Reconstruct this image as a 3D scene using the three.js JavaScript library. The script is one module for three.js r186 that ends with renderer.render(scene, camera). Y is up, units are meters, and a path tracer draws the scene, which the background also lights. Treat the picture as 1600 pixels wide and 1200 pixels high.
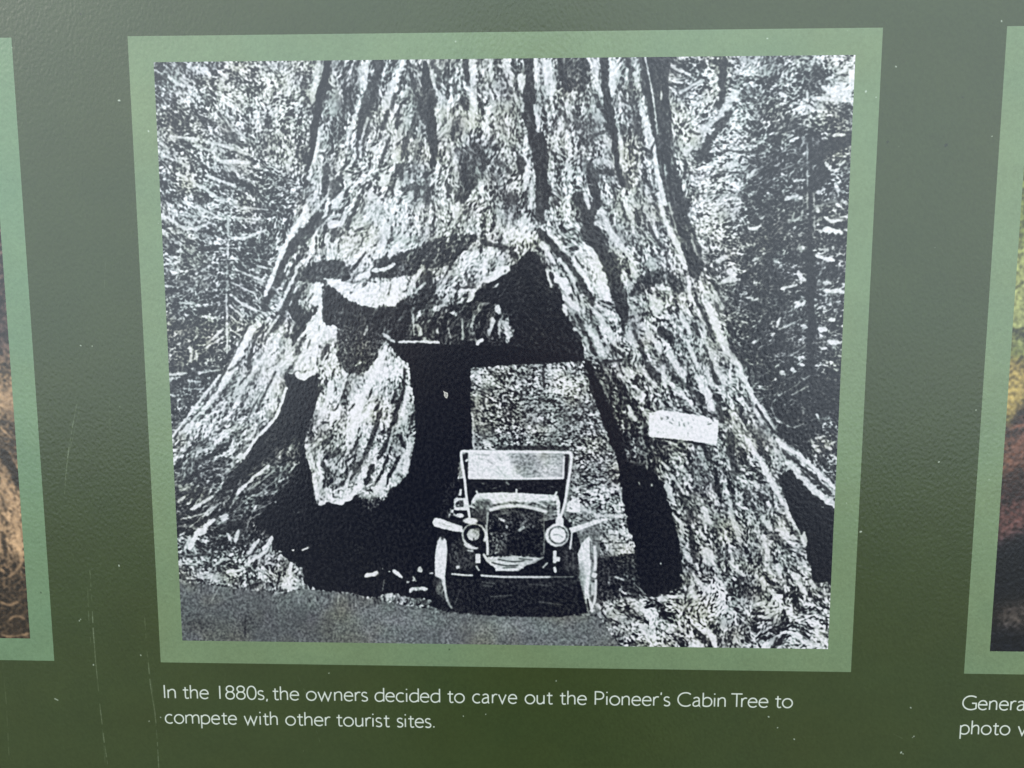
import * as THREE from 'three';
import { MarchingCubes } from 'three/addons/objects/MarchingCubes.js';
import { RoundedBoxGeometry } from 'three/addons/geometries/RoundedBoxGeometry.js';
import { mergeGeometries } from 'three/addons/utils/BufferGeometryUtils.js';

// ---------------------------------------------------------------- camera, sky, sun, exposure
// "panel space": metres on the sign face, x right, y up, z out of the face. The sign stands 1.3 m up and leans back a little.
const LEAN = 12 * Math.PI / 180, UP = 1.3;
const PANEL = new THREE.Matrix4().makeTranslation(0, UP, 0).multiply(new THREE.Matrix4().makeRotationX(-LEAN));
const CAM = new THREE.Matrix4().set(
  0.999517688, -0.002700297, 0.030937028, 0.00928111,
  -0.000699064, 0.994003534, 0.109345718, 0.03280372,
  -0.031046781, -0.109314607, 0.993522226, 0.29805667,
  0, 0, 0, 1);
const FOCAL = 1202;                                              // in pixels of the 1600 x 1200 photograph
const scene = new THREE.Scene();
const camera = new THREE.PerspectiveCamera(2 * Math.atan(600 / FOCAL) * 180 / Math.PI, 4 / 3, 0.01, 400);
PANEL.clone().multiply(CAM).decompose(camera.position, camera.quaternion, camera.scale);

{ // overcast sky: brighter towards the zenith, the same all round
  const W = 64, H = 64, d = new Float32Array(W * H * 4);
  for (let j = 0; j < H; j++) {
    const el = ((j + 0.5) / H - 0.5) * Math.PI, s = Math.max(0, Math.sin(el));
    const L = el > 0 ? 0.95 + 0.3 * s : 0.12;
    for (let i = 0; i < W; i++) d.set([L * 0.87, L * 1.0, L * 1.09, 1], (j * W + i) * 4);
  }
  const t = new THREE.DataTexture(d, W, H, THREE.RGBAFormat, THREE.FloatType);
  t.mapping = THREE.EquirectangularReflectionMapping; t.magFilter = THREE.LinearFilter; t.minFilter = THREE.LinearFilter; t.needsUpdate = true;
  scene.background = t; scene.environment = t;
}
const sun = new THREE.DirectionalLight(0xfff4e6, 0.6);
sun.position.set(-5.2, UP + 4.8, 3.7); sun.target.position.set(0, UP, 0);
sun.castShadow = true; sun.shadow.radius = 30; sun.shadow.mapSize.set(2048, 2048);
Object.assign(sun.shadow.camera, { left: -2, right: 2, top: 2, bottom: -2, near: 0.1, far: 20 });
scene.add(sun, sun.target);
const renderer = new THREE.WebGLRenderer({ antialias: true });
renderer.toneMapping = THREE.LinearToneMapping;
renderer.toneMappingExposure = 1.78;
renderer.shadowMap.enabled = true;

// ---------------------------------------------------------------- helpers
let seed = 7;
const rnd = () => { seed = (seed + 0x6d2b79f5) | 0; let t = Math.imul(seed ^ (seed >>> 15), 1 | seed); t = (t + Math.imul(t ^ (t >>> 7), 61 | t)) ^ t; return ((t ^ (t >>> 14)) >>> 0) / 4294967296; };
const gauss = () => Math.sqrt(-2 * Math.log(rnd() + 1e-9)) * Math.cos(6.2831853 * rnd());
const clamp = (x, a = 0, b = 1) => (x < a ? a : x > b ? b : x);
const hash = (i, j, k = 0) => { let h = (Math.imul(i, 374761393) + Math.imul(j, 668265263) + Math.imul(k, 1274126177)) | 0; h = Math.imul(h ^ (h >>> 13), 1274126177); return ((h ^ (h >>> 16)) >>> 0) / 4294967296; };
function vnoise(x, y, k = 0) {
  const i = Math.floor(x), j = Math.floor(y), u = x - i, v = y - j, s = u * u * (3 - 2 * u), t = v * v * (3 - 2 * v);
  return (hash(i, j, k) * (1 - s) + hash(i + 1, j, k) * s) * (1 - t) + (hash(i, j + 1, k) * (1 - s) + hash(i + 1, j + 1, k) * s) * t;
}
const fbm = (x, y, k = 0, n = 4) => { let a = 0.5, s = 0, w = 0; for (let o = 0; o < n; o++) { s += a * vnoise(x, y, k + o); w += a; a *= 0.55; x = x * 2.03 + 5.1; y = y * 2.03 + 1.7; } return s / w; };
const toSrgb = (c) => 255 * (c <= 0.0031308 ? 12.92 * c : 1.055 * Math.pow(c, 1 / 2.4) - 0.055);

// a point of the photograph lies on the sign face: pixel -> panel metres
const CE = CAM.elements;
function onPanel(px, py) {
  const a = (px - 800) / FOCAL, b = (600 - py) / FOCAL, c = -1;
  const dx = CE[0] * a + CE[4] * b + CE[8] * c, dy = CE[1] * a + CE[5] * b + CE[9] * c, dz = CE[2] * a + CE[6] * b + CE[10] * c;
  const k = -CE[14] / dz;
  return [CE[12] + k * dx, CE[13] + k * dy];
}
// layout of the print on the face, in metres
const B = 0.0095, TOP = 0.13153, BOT = -0.11582;
const frames = { main: [-0.14498, 0.13588], left: [-0.4706, -0.1897], right: [0.18044, 0.4613] };
const FACE = [-0.53, -0.3, 0.52, 0.3];

function makeCanvas(w, h) { const c = document.createElement('canvas'); c.width = Math.round(w); c.height = Math.round(h); return c; }
function boxBlur(a, w, h, r) {                                   // one separable box pass, clamped at the edges
  const b = new Float32Array(a.length), n = 2 * r + 1;
  for (let y = 0; y < h; y++) { const o = y * w; let s = 0; for (let x = -r; x <= r; x++) s += a[o + clamp(x, 0, w - 1)]; for (let x = 0; x < w; x++) { b[o + x] = s / n; s += a[o + Math.min(w - 1, x + r + 1)] - a[o + Math.max(0, x - r)]; } }
  const c = new Float32Array(a.length);
  for (let x = 0; x < w; x++) { let s = 0; for (let y = -r; y <= r; y++) s += b[clamp(y, 0, h - 1) * w + x]; for (let y = 0; y < h; y++) { c[y * w + x] = s / n; s += b[Math.min(h - 1, y + r + 1) * w + x] - b[Math.max(0, y - r) * w + x]; } }
  return c;
}
function gaussBlur(a, w, h, sigma) {                             // small true gaussian
  const r = Math.ceil(sigma * 2.6), k = []; let t = 0;
  for (let i = -r; i <= r; i++) { const v = Math.exp(-i * i / (2 * sigma * sigma)); k.push(v); t += v; }
  const b = new Float32Array(a.length), c = new Float32Array(a.length);
  for (let y = 0; y < h; y++) for (let x = 0; x < w; x++) { let s = 0; for (let i = -r; i <= r; i++) s += k[i + r] * a[y * w + clamp(x + i, 0, w - 1)]; b[y * w + x] = s / t; }
  for (let y = 0; y < h; y++) for (let x = 0; x < w; x++) { let s = 0; for (let i = -r; i <= r; i++) s += k[i + r] * b[clamp(y + i, 0, h - 1) * w + x]; c[y * w + x] = s / t; }
  return c;
}
function normalise(a) { let m = 0, s = 0; for (const v of a) m += v; m /= a.length; for (const v of a) s += (v - m) * (v - m); s = Math.sqrt(s / a.length) || 1; for (let i = 0; i < a.length; i++) a[i] = (a[i] - m) / s; return a; }

// ---------------------------------------------------------------- the printed black and white photograph
// It is a flat print. Its drawing is traced in pixels of the photograph and carried onto the print's own plane: a tone layer of shapes and brush strokes, and a
// grain layer of noise combed along the bark, the branches and the grass; the two meet in a hard contrast curve, as in an over-sharpened old picture.
class Drawing {
  constructor(x0, y0, x1, y1, w) {
    this.x0 = x0; this.y1 = y1; this.s = w / (x1 - x0); this.w = w; this.h = Math.round((y1 - y0) * this.s);
    this.tone = makeCanvas(this.w, this.h).getContext('2d'); this.par = makeCanvas(this.w, this.h).getContext('2d'); this.traced = makeCanvas(this.w, this.h).getContext('2d');
    this.z = [0, 0, 1]; this.k = 1.5;
  }
  at(z) { this.z = z; return this; }                              // [ox, oy, scale]: units of the enlarged view that was traced
  pt(x, y) { const [X, Y] = onPanel(this.z[0] + x * this.z[2], this.z[1] + y * this.z[2]); return [(X - this.x0) * this.s, (this.y1 - Y) * this.s]; }
  path(c, p, closed, smooth) {
    const q = []; for (let i = 0; i < p.length; i += 2) q.push(this.pt(p[i], p[i + 1]));
    c.beginPath();
    if (!smooth || q.length < 3) { q.forEach(([x, y], i) => (i ? c.lineTo(x, y) : c.moveTo(x, y))); } else {
      c.moveTo(...q[0]);
      for (let i = 1; i < q.length - 1; i++) { const last = i === q.length - 2, m = last ? q[i + 1] : [(q[i][0] + q[i + 1][0]) / 2, (q[i][1] + q[i + 1][1]) / 2]; c.quadraticCurveTo(q[i][0], q[i][1], m[0], m[1]); }
    }
    if (closed) c.closePath();
  }
  css(t) { const g = Math.round(clamp((t + 0.6) / 2.2) * 255); return `rgb(${g},${g},${g})`; }
  soft(c, css, p, b) {                                             // a shape with a soft outline, through a small canvas
    const r = b * this.z[2] * this.k;
    if (r < 3.2) { c.fillStyle = css; this.path(c, p, true, false); c.fill(); return; }
    const f = 0.125, m = makeCanvas(this.w * f, this.h * f).getContext('2d'); m.filter = `blur(${(r * f).toFixed(2)}px)`; m.fillStyle = css; m.scale(f, f); this.path(m, p, true, false); m.fill();
    c.imageSmoothingEnabled = true; c.imageSmoothingQuality = 'high'; c.drawImage(m.canvas, 0, 0, this.w, this.h);
  }
  fill(t, p, b = 0, rough = 0) {                                   // a shape; rough adds a torn edge
    let q = p;
    if (rough) { q = []; for (let i = 0; i < p.length; i += 2) { const x = p[i], y = p[i + 1], X = p[(i + 2) % p.length], Y = p[(i + 3) % p.length], n = Math.max(1, Math.round(Math.hypot(X - x, Y - y) / (rough * 2.2))); for (let k = 0; k < n; k++) { const f = k / n; q.push(x + (X - x) * f + (k ? gauss() * rough * 0.5 : 0), y + (Y - y) * f + (k ? gauss() * rough * 0.5 : 0)); } } }
    this.soft(this.tone, this.css(t), q, b); return this;
  }
  mark(p) { const m = this.traced; m.fillStyle = 'rgba(255,255,255,0.5)'; this.path(m, p, true, false); m.fill(); return this; }   // a traced shape keeps clear of loose brush marks
  line(t, w, p) {                                                  // a brush stroke: uneven in width, tapering at its ends
    const q = []; for (let i = 0; i < p.length; i += 2) q.push(this.pt(p[i], p[i + 1]));
    const W = w * this.z[2] * this.k, rag = this.clean ? 0.12 : 1, pts = [];
    for (let i = 0; i + 1 < q.length; i++) {                        // Catmull-Rom through the traced points
      const a = q[Math.max(0, i - 1)], b = q[i], c = q[i + 1], d = q[Math.min(q.length - 1, i + 2)], n = Math.max(2, Math.ceil(Math.hypot(c[0] - b[0], c[1] - b[1]) / 2.5));
      for (let k = i ? 1 : 0; k <= n; k++) { const u = k / n, v = u * u, s = v * u; pts.push([0, 1].map((j) => 0.5 * (2 * b[j] + (c[j] - a[j]) * u + (2 * a[j] - 5 * b[j] + 4 * c[j] - d[j]) * v + (3 * b[j] - a[j] - 3 * c[j] + d[j]) * s))); }
    }
    const key = Math.round(p[0] * 7 + p[1] * 13), n = pts.length - 1, L = [], R = [];
    pts.forEach(([x, y], i) => {
      const a = pts[Math.max(0, i - 1)], b = pts[Math.min(n, i + 1)], m = Math.hypot(b[0] - a[0], b[1] - a[1]) || 1, nx = -(b[1] - a[1]) / m, ny = (b[0] - a[0]) / m, e = Math.min(i, n - i) * 2.5 / W;
      const end = this.clean ? Math.sqrt(clamp(0.6 + e * 2)) : Math.sqrt(clamp(0.12 + e * 0.75)), f = 0.5 * W * end * (1 + rag * 0.1), g1 = f * (1 + rag * 0.95 * (vnoise(i * 2.5 / (3 + W * 0.35), key * 1.7, 1) - 0.5)), g2 = f * (1 + rag * 0.95 * (vnoise(i * 2.5 / (3 + W * 0.35), key * 1.7 + 50, 2) - 0.5)), o = rag * W * 0.32 * (vnoise(i * 2.5 / (7 + W * 0.5), key * 2.3, 3) - 0.5);
      L.push([x + nx * (g1 + o), y + ny * (g1 + o)]); R.push([x - nx * (g2 - o), y - ny * (g2 - o)]);
    });
    const shape = [...L, ...R.reverse()], c = this.tone, m = this.traced; c.fillStyle = this.css(t); c.beginPath(); shape.forEach(([x, y], i) => (i ? c.lineTo(x, y) : c.moveTo(x, y))); c.closePath(); c.fill();
    m.fillStyle = m.strokeStyle = '#fff'; m.lineWidth = 2; m.beginPath(); shape.forEach(([x, y], i) => (i ? m.lineTo(x, y) : m.moveTo(x, y))); m.closePath(); m.fill(); m.stroke(); return this;
  }
  spot(t, x, y, rx, ry = rx, b = 0.5, rot = 0) {                   // a soft patch
    const c = this.tone, [X, Y] = this.pt(x, y), f = this.z[2] * this.k, e = 1 + b, g = c.createRadialGradient(0, 0, 0, 0, 0, 1), q = this.css(t).slice(4, -1);
    for (let i = 0; i <= 8; i++) { const u = i / 8, lo = (1 - b) / e, v = clamp((u - lo) / Math.max(1e-3, 1 - lo)); g.addColorStop(u, `rgba(${q},${(1 - v * v * (3 - 2 * v)).toFixed(3)})`); }
    c.save(); c.translate(X, Y); c.rotate(rot * Math.PI / 180); c.scale(rx * f * e, ry * f * e); c.fillStyle = g; c.beginPath(); c.arc(0, 0, 1, 0, 7); c.fill(); c.restore(); return this;
  }
  grain(amp, len, wob, p, b = 8) {                                 // amplitude 0..1, comb length 0..40, wander of the direction 0..1
    this.soft(this.par, `rgb(${amp * 255 | 0},${len / 40 * 255 | 0},${wob * 255 | 0})`, p, b); return this;
  }
  field(dirs) {                                                    // the direction of the marks on a coarse grid, from the traced directions nearby
    if (this.dirs) return this.dirs;
    const { w, h } = this, G = 12, gw = Math.ceil(w / G) + 2, gh = Math.ceil(h / G) + 2, cs = new Float32Array(gw * gh), sn = new Float32Array(gw * gh), save = this.z; this.z = [0, 0, 1];
    const D = dirs.map(([x, y, a]) => [...this.pt(x, y), Math.cos(a * Math.PI / 90), Math.sin(a * Math.PI / 90)]); this.z = save;
    for (let j = 0; j < gh; j++) for (let i = 0; i < gw; i++) { let c = 0, q = 0; for (const [x, y, u, v] of D) { const d = (x - i * G) ** 2 + (y - j * G) ** 2 + 300, k = 1 / (d * Math.sqrt(d)); c += u * k; q += v * k; } const m = Math.hypot(c, q) || 1; cs[j * gw + i] = c / m; sn[j * gw + i] = q / m; }
    return (this.dirs = { G, gw, cs, sn });
  }
  scatter(dirs, n) {                                               // small brush marks, lighter and darker than what they lie on
    const { w, h } = this, c = this.tone, T = c.getImageData(0, 0, w, h).data, P = this.par.getImageData(0, 0, w, h).data, K = this.traced.getImageData(0, 0, w, h).data, { G, gw, cs, sn } = this.field(dirs);
    c.lineCap = 'round';
    for (let k = 0; k < n; k++) {
      const x = w * rnd(), y = h * rnd(), o = ((y | 0) * w + (x | 0)) * 4, t = T[o] / 255 * 2.2 - 0.6, A = P[o] / 255, L = P[o + 1] / 255 * 40, wob = P[o + 2] / 255, q0 = rnd(), q1 = gauss(), q2 = rnd(), q3 = rnd(), q4 = rnd();
      if (A < 0.2 || (K[o + 3] > 60 && q4 < 0.9) || t < -0.22 || (t < 0 && q0 < 0.7)) continue;
      const i = Math.round(y / G) * gw + Math.round(x / G), a = Math.atan2(sn[i], cs[i]) / 2 + q1 * (0.12 + 0.5 * wob * wob), len = this.k * (1.2 + q2 * q2 * L * 1.5), bend = (q3 - 0.5) * len * 0.5;
      const up = q4 < clamp(0.5 + (t - 0.5) * 0.35, 0.22, 0.78), al = 0.3 + 0.55 * q3;
      c.strokeStyle = up ? `rgba(208,208,208,${al.toFixed(2)})` : `rgba(52,52,52,${al.toFixed(2)})`; c.lineWidth = this.k * (1.1 + 2.8 * q0 * q0 + (wob > 0.6 ? 1 : 0) * q2);
      const dx = Math.cos(a) * len, dy = Math.sin(a) * len; c.beginPath(); c.moveTo(x - dx, y - dy); c.quadraticCurveTo(x - Math.sin(a) * bend, y + Math.cos(a) * bend, x + dx, y + dy); c.stroke();
    }
    return this;
  }
  develop(dirs, { hard = 3.7, fine = 1.1, coarse = 2.4, ink, paper, tint = 1 }) {
    const { w, h } = this, N = w * h, T0 = this.tone.getImageData(0, 0, w, h).data, P = this.par.getImageData(0, 0, w, h).data;
    const { G, gw, cs, sn } = this.field(dirs);
    const K0 = this.traced.getImageData(0, 0, w, h).data; let K = new Float32Array(N); for (let i = 0; i < N; i++) K[i] = K0[i * 4 + 3] / 255; K = gaussBlur(K, w, h, 1.2);
    let T = new Float32Array(N); for (let i = 0; i < N; i++) T[i] = T0[i * 4]; T = gaussBlur(T, w, h, 1.5);
    const ang = new Float32Array(N);
    for (let y = 0; y < h; y++) for (let x = 0; x < w; x++) {
      const fx = x / G, fy = y / G, i = fx | 0, j = fy | 0, u = fx - i, v = fy - j, o = j * gw + i;
      const c = (cs[o] * (1 - u) + cs[o + 1] * u) * (1 - v) + (cs[o + gw] * (1 - u) + cs[o + gw + 1] * u) * v, q = (sn[o] * (1 - u) + sn[o + 1] * u) * (1 - v) + (sn[o + gw] * (1 - u) + sn[o + gw + 1] * u) * v;
      ang[y * w + x] = Math.atan2(q, c) / 2 + (P[(y * w + x) * 4 + 2] / 255) * 3.4 * (fbm(x / 26, y / 26, 3, 2) - 0.5);
    }
    const comb = (w2, h2, f, salt, grow) => {                        // noise smeared along the directions, at 1/f of the resolution
      let white = new Float32Array(w2 * h2); for (let i = 0; i < white.length; i++) white[i] = hash(i % w2, (i / w2) | 0, salt) - 0.5;
      white = gaussBlur(white, w2, h2, 1.0);
      const lic = new Float32Array(w2 * h2), A = new Float32Array(w2 * h2); for (let y = 0; y < h2; y++) for (let x = 0; x < w2; x++) A[y * w2 + x] = ang[Math.min(h - 1, y * f) * w + Math.min(w - 1, x * f)];
      for (let y = 0; y < h2; y++) for (let x = 0; x < w2; x++) {
        const o = y * w2 + x, l = P[(Math.min(h - 1, y * f) * w + Math.min(w - 1, x * f)) * 4 + 1] / 255 * 20, L = Math.max(1, Math.round(l * (l > 3.2 ? grow : Math.min(grow, 1.2)))); let sum = white[o], n = 1;
        for (const sg of [-1, 1]) { let px = x, py = y, a = A[o] + (sg < 0 ? Math.PI : 0), cx = Math.cos(a), cy = Math.sin(a);
          for (let k = 0; k < L; k++) { px += cx * 1.15; py += cy * 1.15; const ix = px + 0.5 | 0, iy = py + 0.5 | 0; if (ix < 0 || iy < 0 || ix >= w2 || iy >= h2) break; const q = iy * w2 + ix; sum += white[q]; n++; const b = A[q]; let ux = Math.cos(b), uy = Math.sin(b); if (ux * cx + uy * cy < 0) { ux = -ux; uy = -uy; } cx = ux; cy = uy; } }
        lic[o] = sum / Math.sqrt(n);
      }
      return { white, lic };
    };
    const { white, lic } = comb(w, h, 1, 11, 1), F = 3, w3 = Math.ceil(w / F), h3 = Math.ceil(h / F), big = comb(w3, h3, F, 12, 3.4).lic;
    const m1 = gaussBlur(big, w3, h3, 0.9), m2 = boxBlur(boxBlur(m1, w3, h3, 5), w3, h3, 5); for (let i = 0; i < m1.length; i++) m1[i] -= m2[i]; normalise(m1);
    const broad = (x, y) => { const fx = Math.min(w3 - 1.001, x / F), fy = Math.min(h3 - 1.001, y / F), i = fx | 0, j = fy | 0, u = fx - i, v = fy - j, o = j * w3 + i; return (m1[o] * (1 - u) + m1[o + 1] * u) * (1 - v) + (m1[o + w3] * (1 - u) + m1[o + w3 + 1] * u) * v; };
    const b1 = gaussBlur(lic, w, h, fine), b2 = gaussBlur(lic, w, h, fine * 2.3), b3 = gaussBlur(lic, w, h, coarse), b4 = boxBlur(boxBlur(b3, w, h, 6), w, h, 6);
    const dots = gaussBlur(white, w, h, 1.5), dots2 = gaussBlur(white, w, h, 4);
    const n1 = new Float32Array(N), n2 = new Float32Array(N), n3 = new Float32Array(N); for (let i = 0; i < N; i++) { n1[i] = b1[i] - b2[i]; n2[i] = b3[i] - b4[i]; n3[i] = dots[i] - dots2[i]; } normalise(n1); normalise(n2); normalise(n3);
    const out = new Float32Array(N);
    for (let y = 0; y < h; y++) for (let x = 0; x < w; x++) {
      const i = y * w + x, t = T[i] / 255 * 2.2 - 0.6, A = (1 - 0.7 * K[i]) * P[i * 4] / 255 * clamp((t + 0.62) / 0.7, 0.1, 1) * (t > 0.9 ? clamp(1.9 - t, 0.25, 1) : 1);
      const patch = 0.45 + 1.1 * fbm(x / 34, y / 34, 13, 2), clump = fbm(x / 24, y / 24, 17, 3) - 0.5;
      const veil = 0.4 * clamp((fbm(x / 52, y / 52, 23, 3) - 0.47) * 3.2) * clamp((t + 0.25) * 3) * clamp((1.15 - t) * 4) * (1 - 0.6 * K[i]);
      out[i] = 0.055 * clamp(0.5 + 0.4 * n2[i] + 0.3 * n3[i]) + 0.97 / (1 + Math.exp(-hard * (t + A * (patch * (0.24 * n1[i] + 0.4 * n2[i]) + 0.24 * n3[i] + 0.95 * clamp((P[i * 4 + 1] / 6.375 - 1) / 6, 0.15, 1) * broad(x, y) + (P[i * 4 + 2] > 180 ? 2.1 : 1.2) * clump) - 0.5)));
      out[i] += veil * (0.34 + 0.3 * (t - 0.5) - out[i]);
    }
    const soft = gaussBlur(out, w, h, 0.75), halo = gaussBlur(out, w, h, 2.4), px = new Uint8Array(N * 4);
    for (let y = 0; y < h; y++) for (let x = 0; x < w; x++) {
      const i = y * w + x; let v = clamp(soft[i] + 0.5 * (soft[i] - halo[i]) + 0.05 * (hash(x >> 1, y >> 1, 5) - 0.5) + 0.035 * (hash(x, y, 6) - 0.5), 0, 1);
      const mid = 4 * v * (1 - v) * tint, hue = fbm(x / 38, y / 38, 21, 2) - 0.5, yel = fbm(x / 70, y / 70, 31, 2) - 0.45;
      const c = ink.map((k, q) => k + (paper[q] - k) * Math.pow(v, 1.95));
      c[0] *= 1 + mid * (-0.08 + 0.1 * yel); c[1] *= 1 + mid * (0.04 + 0.12 * hue); c[2] *= 1 - mid * (0.02 + 0.35 * Math.max(0, yel));
      const o = ((h - 1 - y) * w + x) * 4; px[o] = toSrgb(clamp(c[0])); px[o + 1] = toSrgb(clamp(c[1])); px[o + 2] = toSrgb(clamp(c[2])); px[o + 3] = 255;
    }
    return px;
  }
}
const Z = (x, y) => [x, y, 0.25], PX = [0, 0, 1];
const zA = Z(180, 30), zB = Z(560, 30), zC = Z(940, 30), zD = Z(240, 300), zE = Z(580, 300), zF = Z(940, 300), zG = Z(250, 560), zH = Z(580, 560), zI = Z(940, 560), zJ = Z(260, 760), zK = Z(600, 760), zL = Z(960, 760), zM = Z(660, 680);

function drawTreePhoto() {
  const d = new Drawing(frames.main[0] + B, BOT + B, frames.main[1] - B, TOP - B, 1640);
  const all = (list, f) => list.forEach((a) => f(a));
  const lines = (list) => all(list, ([t, w, ...p]) => d.line(t, w, p, 3));
  const spots = (list) => all(list, ([t, x, y, rx, ry, rot = 0]) => d.spot(t, x, y, rx, ry, 0.5, rot));
  const fills = (list, b = 4, r = 9) => all(list, ([t, ...p]) => d.fill(t, p, b, r).mark(p));
  // --- grain of each region
  d.at(PX).grain(0.34, 5, 0.8, [0, 0, 1600, 0, 1600, 1200, 0, 1200], 0);
  d.grain(0.31, 7, 0.6, [508, 80, 1050, 80, 1068, 320, 1100, 420, 1140, 535, 1178, 620, 1215, 670, 1320, 780, 1230, 785, 1278, 915, 1060, 930, 1040, 760, 900, 520, 640, 540, 500, 800, 260, 860, 260, 700, 350, 590, 412, 462, 478, 290], 4);
  d.grain(0.36, 4, 0.35, [740, 570, 912, 560, 990, 880, 740, 720], 3);
  // --- first lay-in of tones
  d.fill(0.44, [0, 0, 1600, 0, 1600, 1200, 0, 1200]);
  d.fill(0.28, [230, 330, 480, 330, 420, 480, 230, 480], 20); d.fill(0.12, [230, 450, 430, 450, 350, 600, 230, 700], 14); d.fill(0.0, [230, 560, 370, 560, 262, 690, 230, 720], 6);
  d.fill(0.04, [1150, 190, 1350, 170, 1350, 920, 1250, 920, 1150, 590, 1130, 440, 1180, 330], 24);
  const trunk = [506, 80, 500, 140, 492, 190, 487, 230, 477, 292, 466, 335, 450, 365, 437, 397, 424, 430, 412, 462, 400, 500, 390, 520, 372, 555, 347, 592, 307, 634, 266, 690, 270, 820, 276, 880, 470, 905, 640, 940, 990, 935, 1278, 918, 1262, 845, 1237, 802, 1222, 755, 1310, 790, 1310, 772, 1250, 712, 1210, 667, 1177, 620, 1150, 562, 1140, 537, 1130, 475, 1105, 425, 1090, 380, 1067, 325, 1055, 255, 1050, 190, 1046, 130, 1050, 80];
  d.fill(0.57, trunk, 1.5); d.fill(0.4, [960, 620, 1180, 640, 1260, 850, 1262, 920, 1060, 930, 1030, 740], 30);

  // --- forest, upper left
  d.at(zA);
  spots([[0.75, 450, 480, 70, 60], [0.7, 900, 480, 240, 150], [0.68, 760, 620, 150, 90], [0.72, 1040, 330, 130, 60], [0.05, 300, 285, 70, 30], [0.1, 580, 500, 50, 55], [0.0, 400, 650, 110, 55, 35], [0.05, 420, 790, 80, 45], [0.1, 780, 1060, 200, 60, 10], [0.05, 290, 1090, 40, 100], [0.05, 1160, 850, 40, 90], [0.15, 530, 610, 90, 50, 30], [0.15, 620, 310, 40, 60], [0.1, 900, 1000, 60, 60], [0.2, 880, 440, 70, 40], [0.05, 270, 390, 30, 80], [0.12, 560, 1130, 90, 40], [0.2, 1000, 1130, 120, 50], [0.15, 880, 730, 40, 60]]);
  lines([[0, 14, 250, 480, 310, 530], [-0.1, 16, 330, 570, 420, 630, 490, 715], [0, 16, 330, 365, 420, 440], [0.05, 14, 640, 570, 720, 700], [1.1, 20, 330, 355, 380, 400, 440, 420], [1, 14, 400, 360, 480, 430], [1, 16, 300, 725, 480, 745, 620, 775, 850, 850], [1.1, 24, 600, 860, 700, 890, 840, 895], [0.9, 16, 470, 780, 620, 830], [1, 18, 560, 975, 700, 1025, 760, 1050], [1, 18, 380, 960, 560, 1060, 680, 1140], [1.05, 26, 1050, 780, 1095, 850, 1070, 940], [1, 24, 710, 340, 640, 420], [1, 18, 270, 770, 330, 800], [1.1, 24, 540, 300, 600, 360], [0.9, 16, 720, 1140, 800, 1190], [0.95, 14, 280, 850, 400, 890, 470, 940], [0, 14, 470, 840, 580, 940], [0.05, 12, 600, 700, 720, 770, 830, 790]]);
  fills([[-0.3, 1310, 235, 1362, 235, 1332, 370, 1292, 560, 1272, 700, 1242, 830, 1218, 960, 1192, 1055, 1168, 1040, 1195, 930, 1222, 800, 1232, 650, 1255, 480, 1288, 370], [0.02, 1490, 235, 1528, 235, 1522, 400, 1495, 570, 1400, 650, 1405, 560, 1470, 420], [0.1, 1350, 620, 1450, 600, 1420, 720, 1370, 760]]);
  lines([[0.95, 30, 1275, 250, 1240, 440, 1225, 520], [1.1, 22, 1285, 640, 1250, 860, 1205, 1010], [0.9, 90, 1375, 470, 1365, 590], [1.05, 18, 1505, 590, 1470, 700, 1440, 790], [0, 44, 1570, 470, 1545, 700, 1525, 880], [1, 50, 1565, 270, 1545, 430], [1, 34, 1440, 960, 1470, 1040], [1, 26, 1420, 1090, 1370, 1195], [0, 14, 1535, 1120, 1480, 1200], [0.05, 40, 1330, 900, 1310, 1060], [1, 22, 1540, 720, 1530, 830, 1545, 870], [0.1, 60, 1400, 980, 1350, 1120], [1.1, 20, 1265, 1060, 1240, 1140]]);

  // --- trunk, top middle
  d.at(zB);
  fills([[-0.05, 100, 235, 182, 235, 152, 340, 122, 450, 62, 600, 12, 760, -20, 740, 0, 600, 42, 440, 100, 330], [-0.16, 408, 235, 440, 300, 462, 420, 472, 560, 492, 700, 500, 880, 470, 960, 438, 760, 402, 620, 352, 650, 388, 480, 400, 350], [0.0, 690, 760, 800, 800, 805, 900, 780, 1000, 700, 1090, 660, 1160, 605, 1120, 640, 1000, 660, 880], [-0.18, 1030, 235, 1092, 235, 1100, 420, 1112, 600, 1162, 740, 1190, 860, 1180, 1000, 1200, 1190, 1105, 1190, 1108, 1000, 1088, 860, 1058, 740, 1030, 600, 1048, 420], [0.02, 1240, 235, 1420, 235, 1442, 300, 1420, 450, 1290, 455, 1250, 330], [-0.15, 1508, 235, 1560, 235, 1572, 420, 1592, 640, 1610, 800, 1560, 700, 1530, 500]]);
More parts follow.
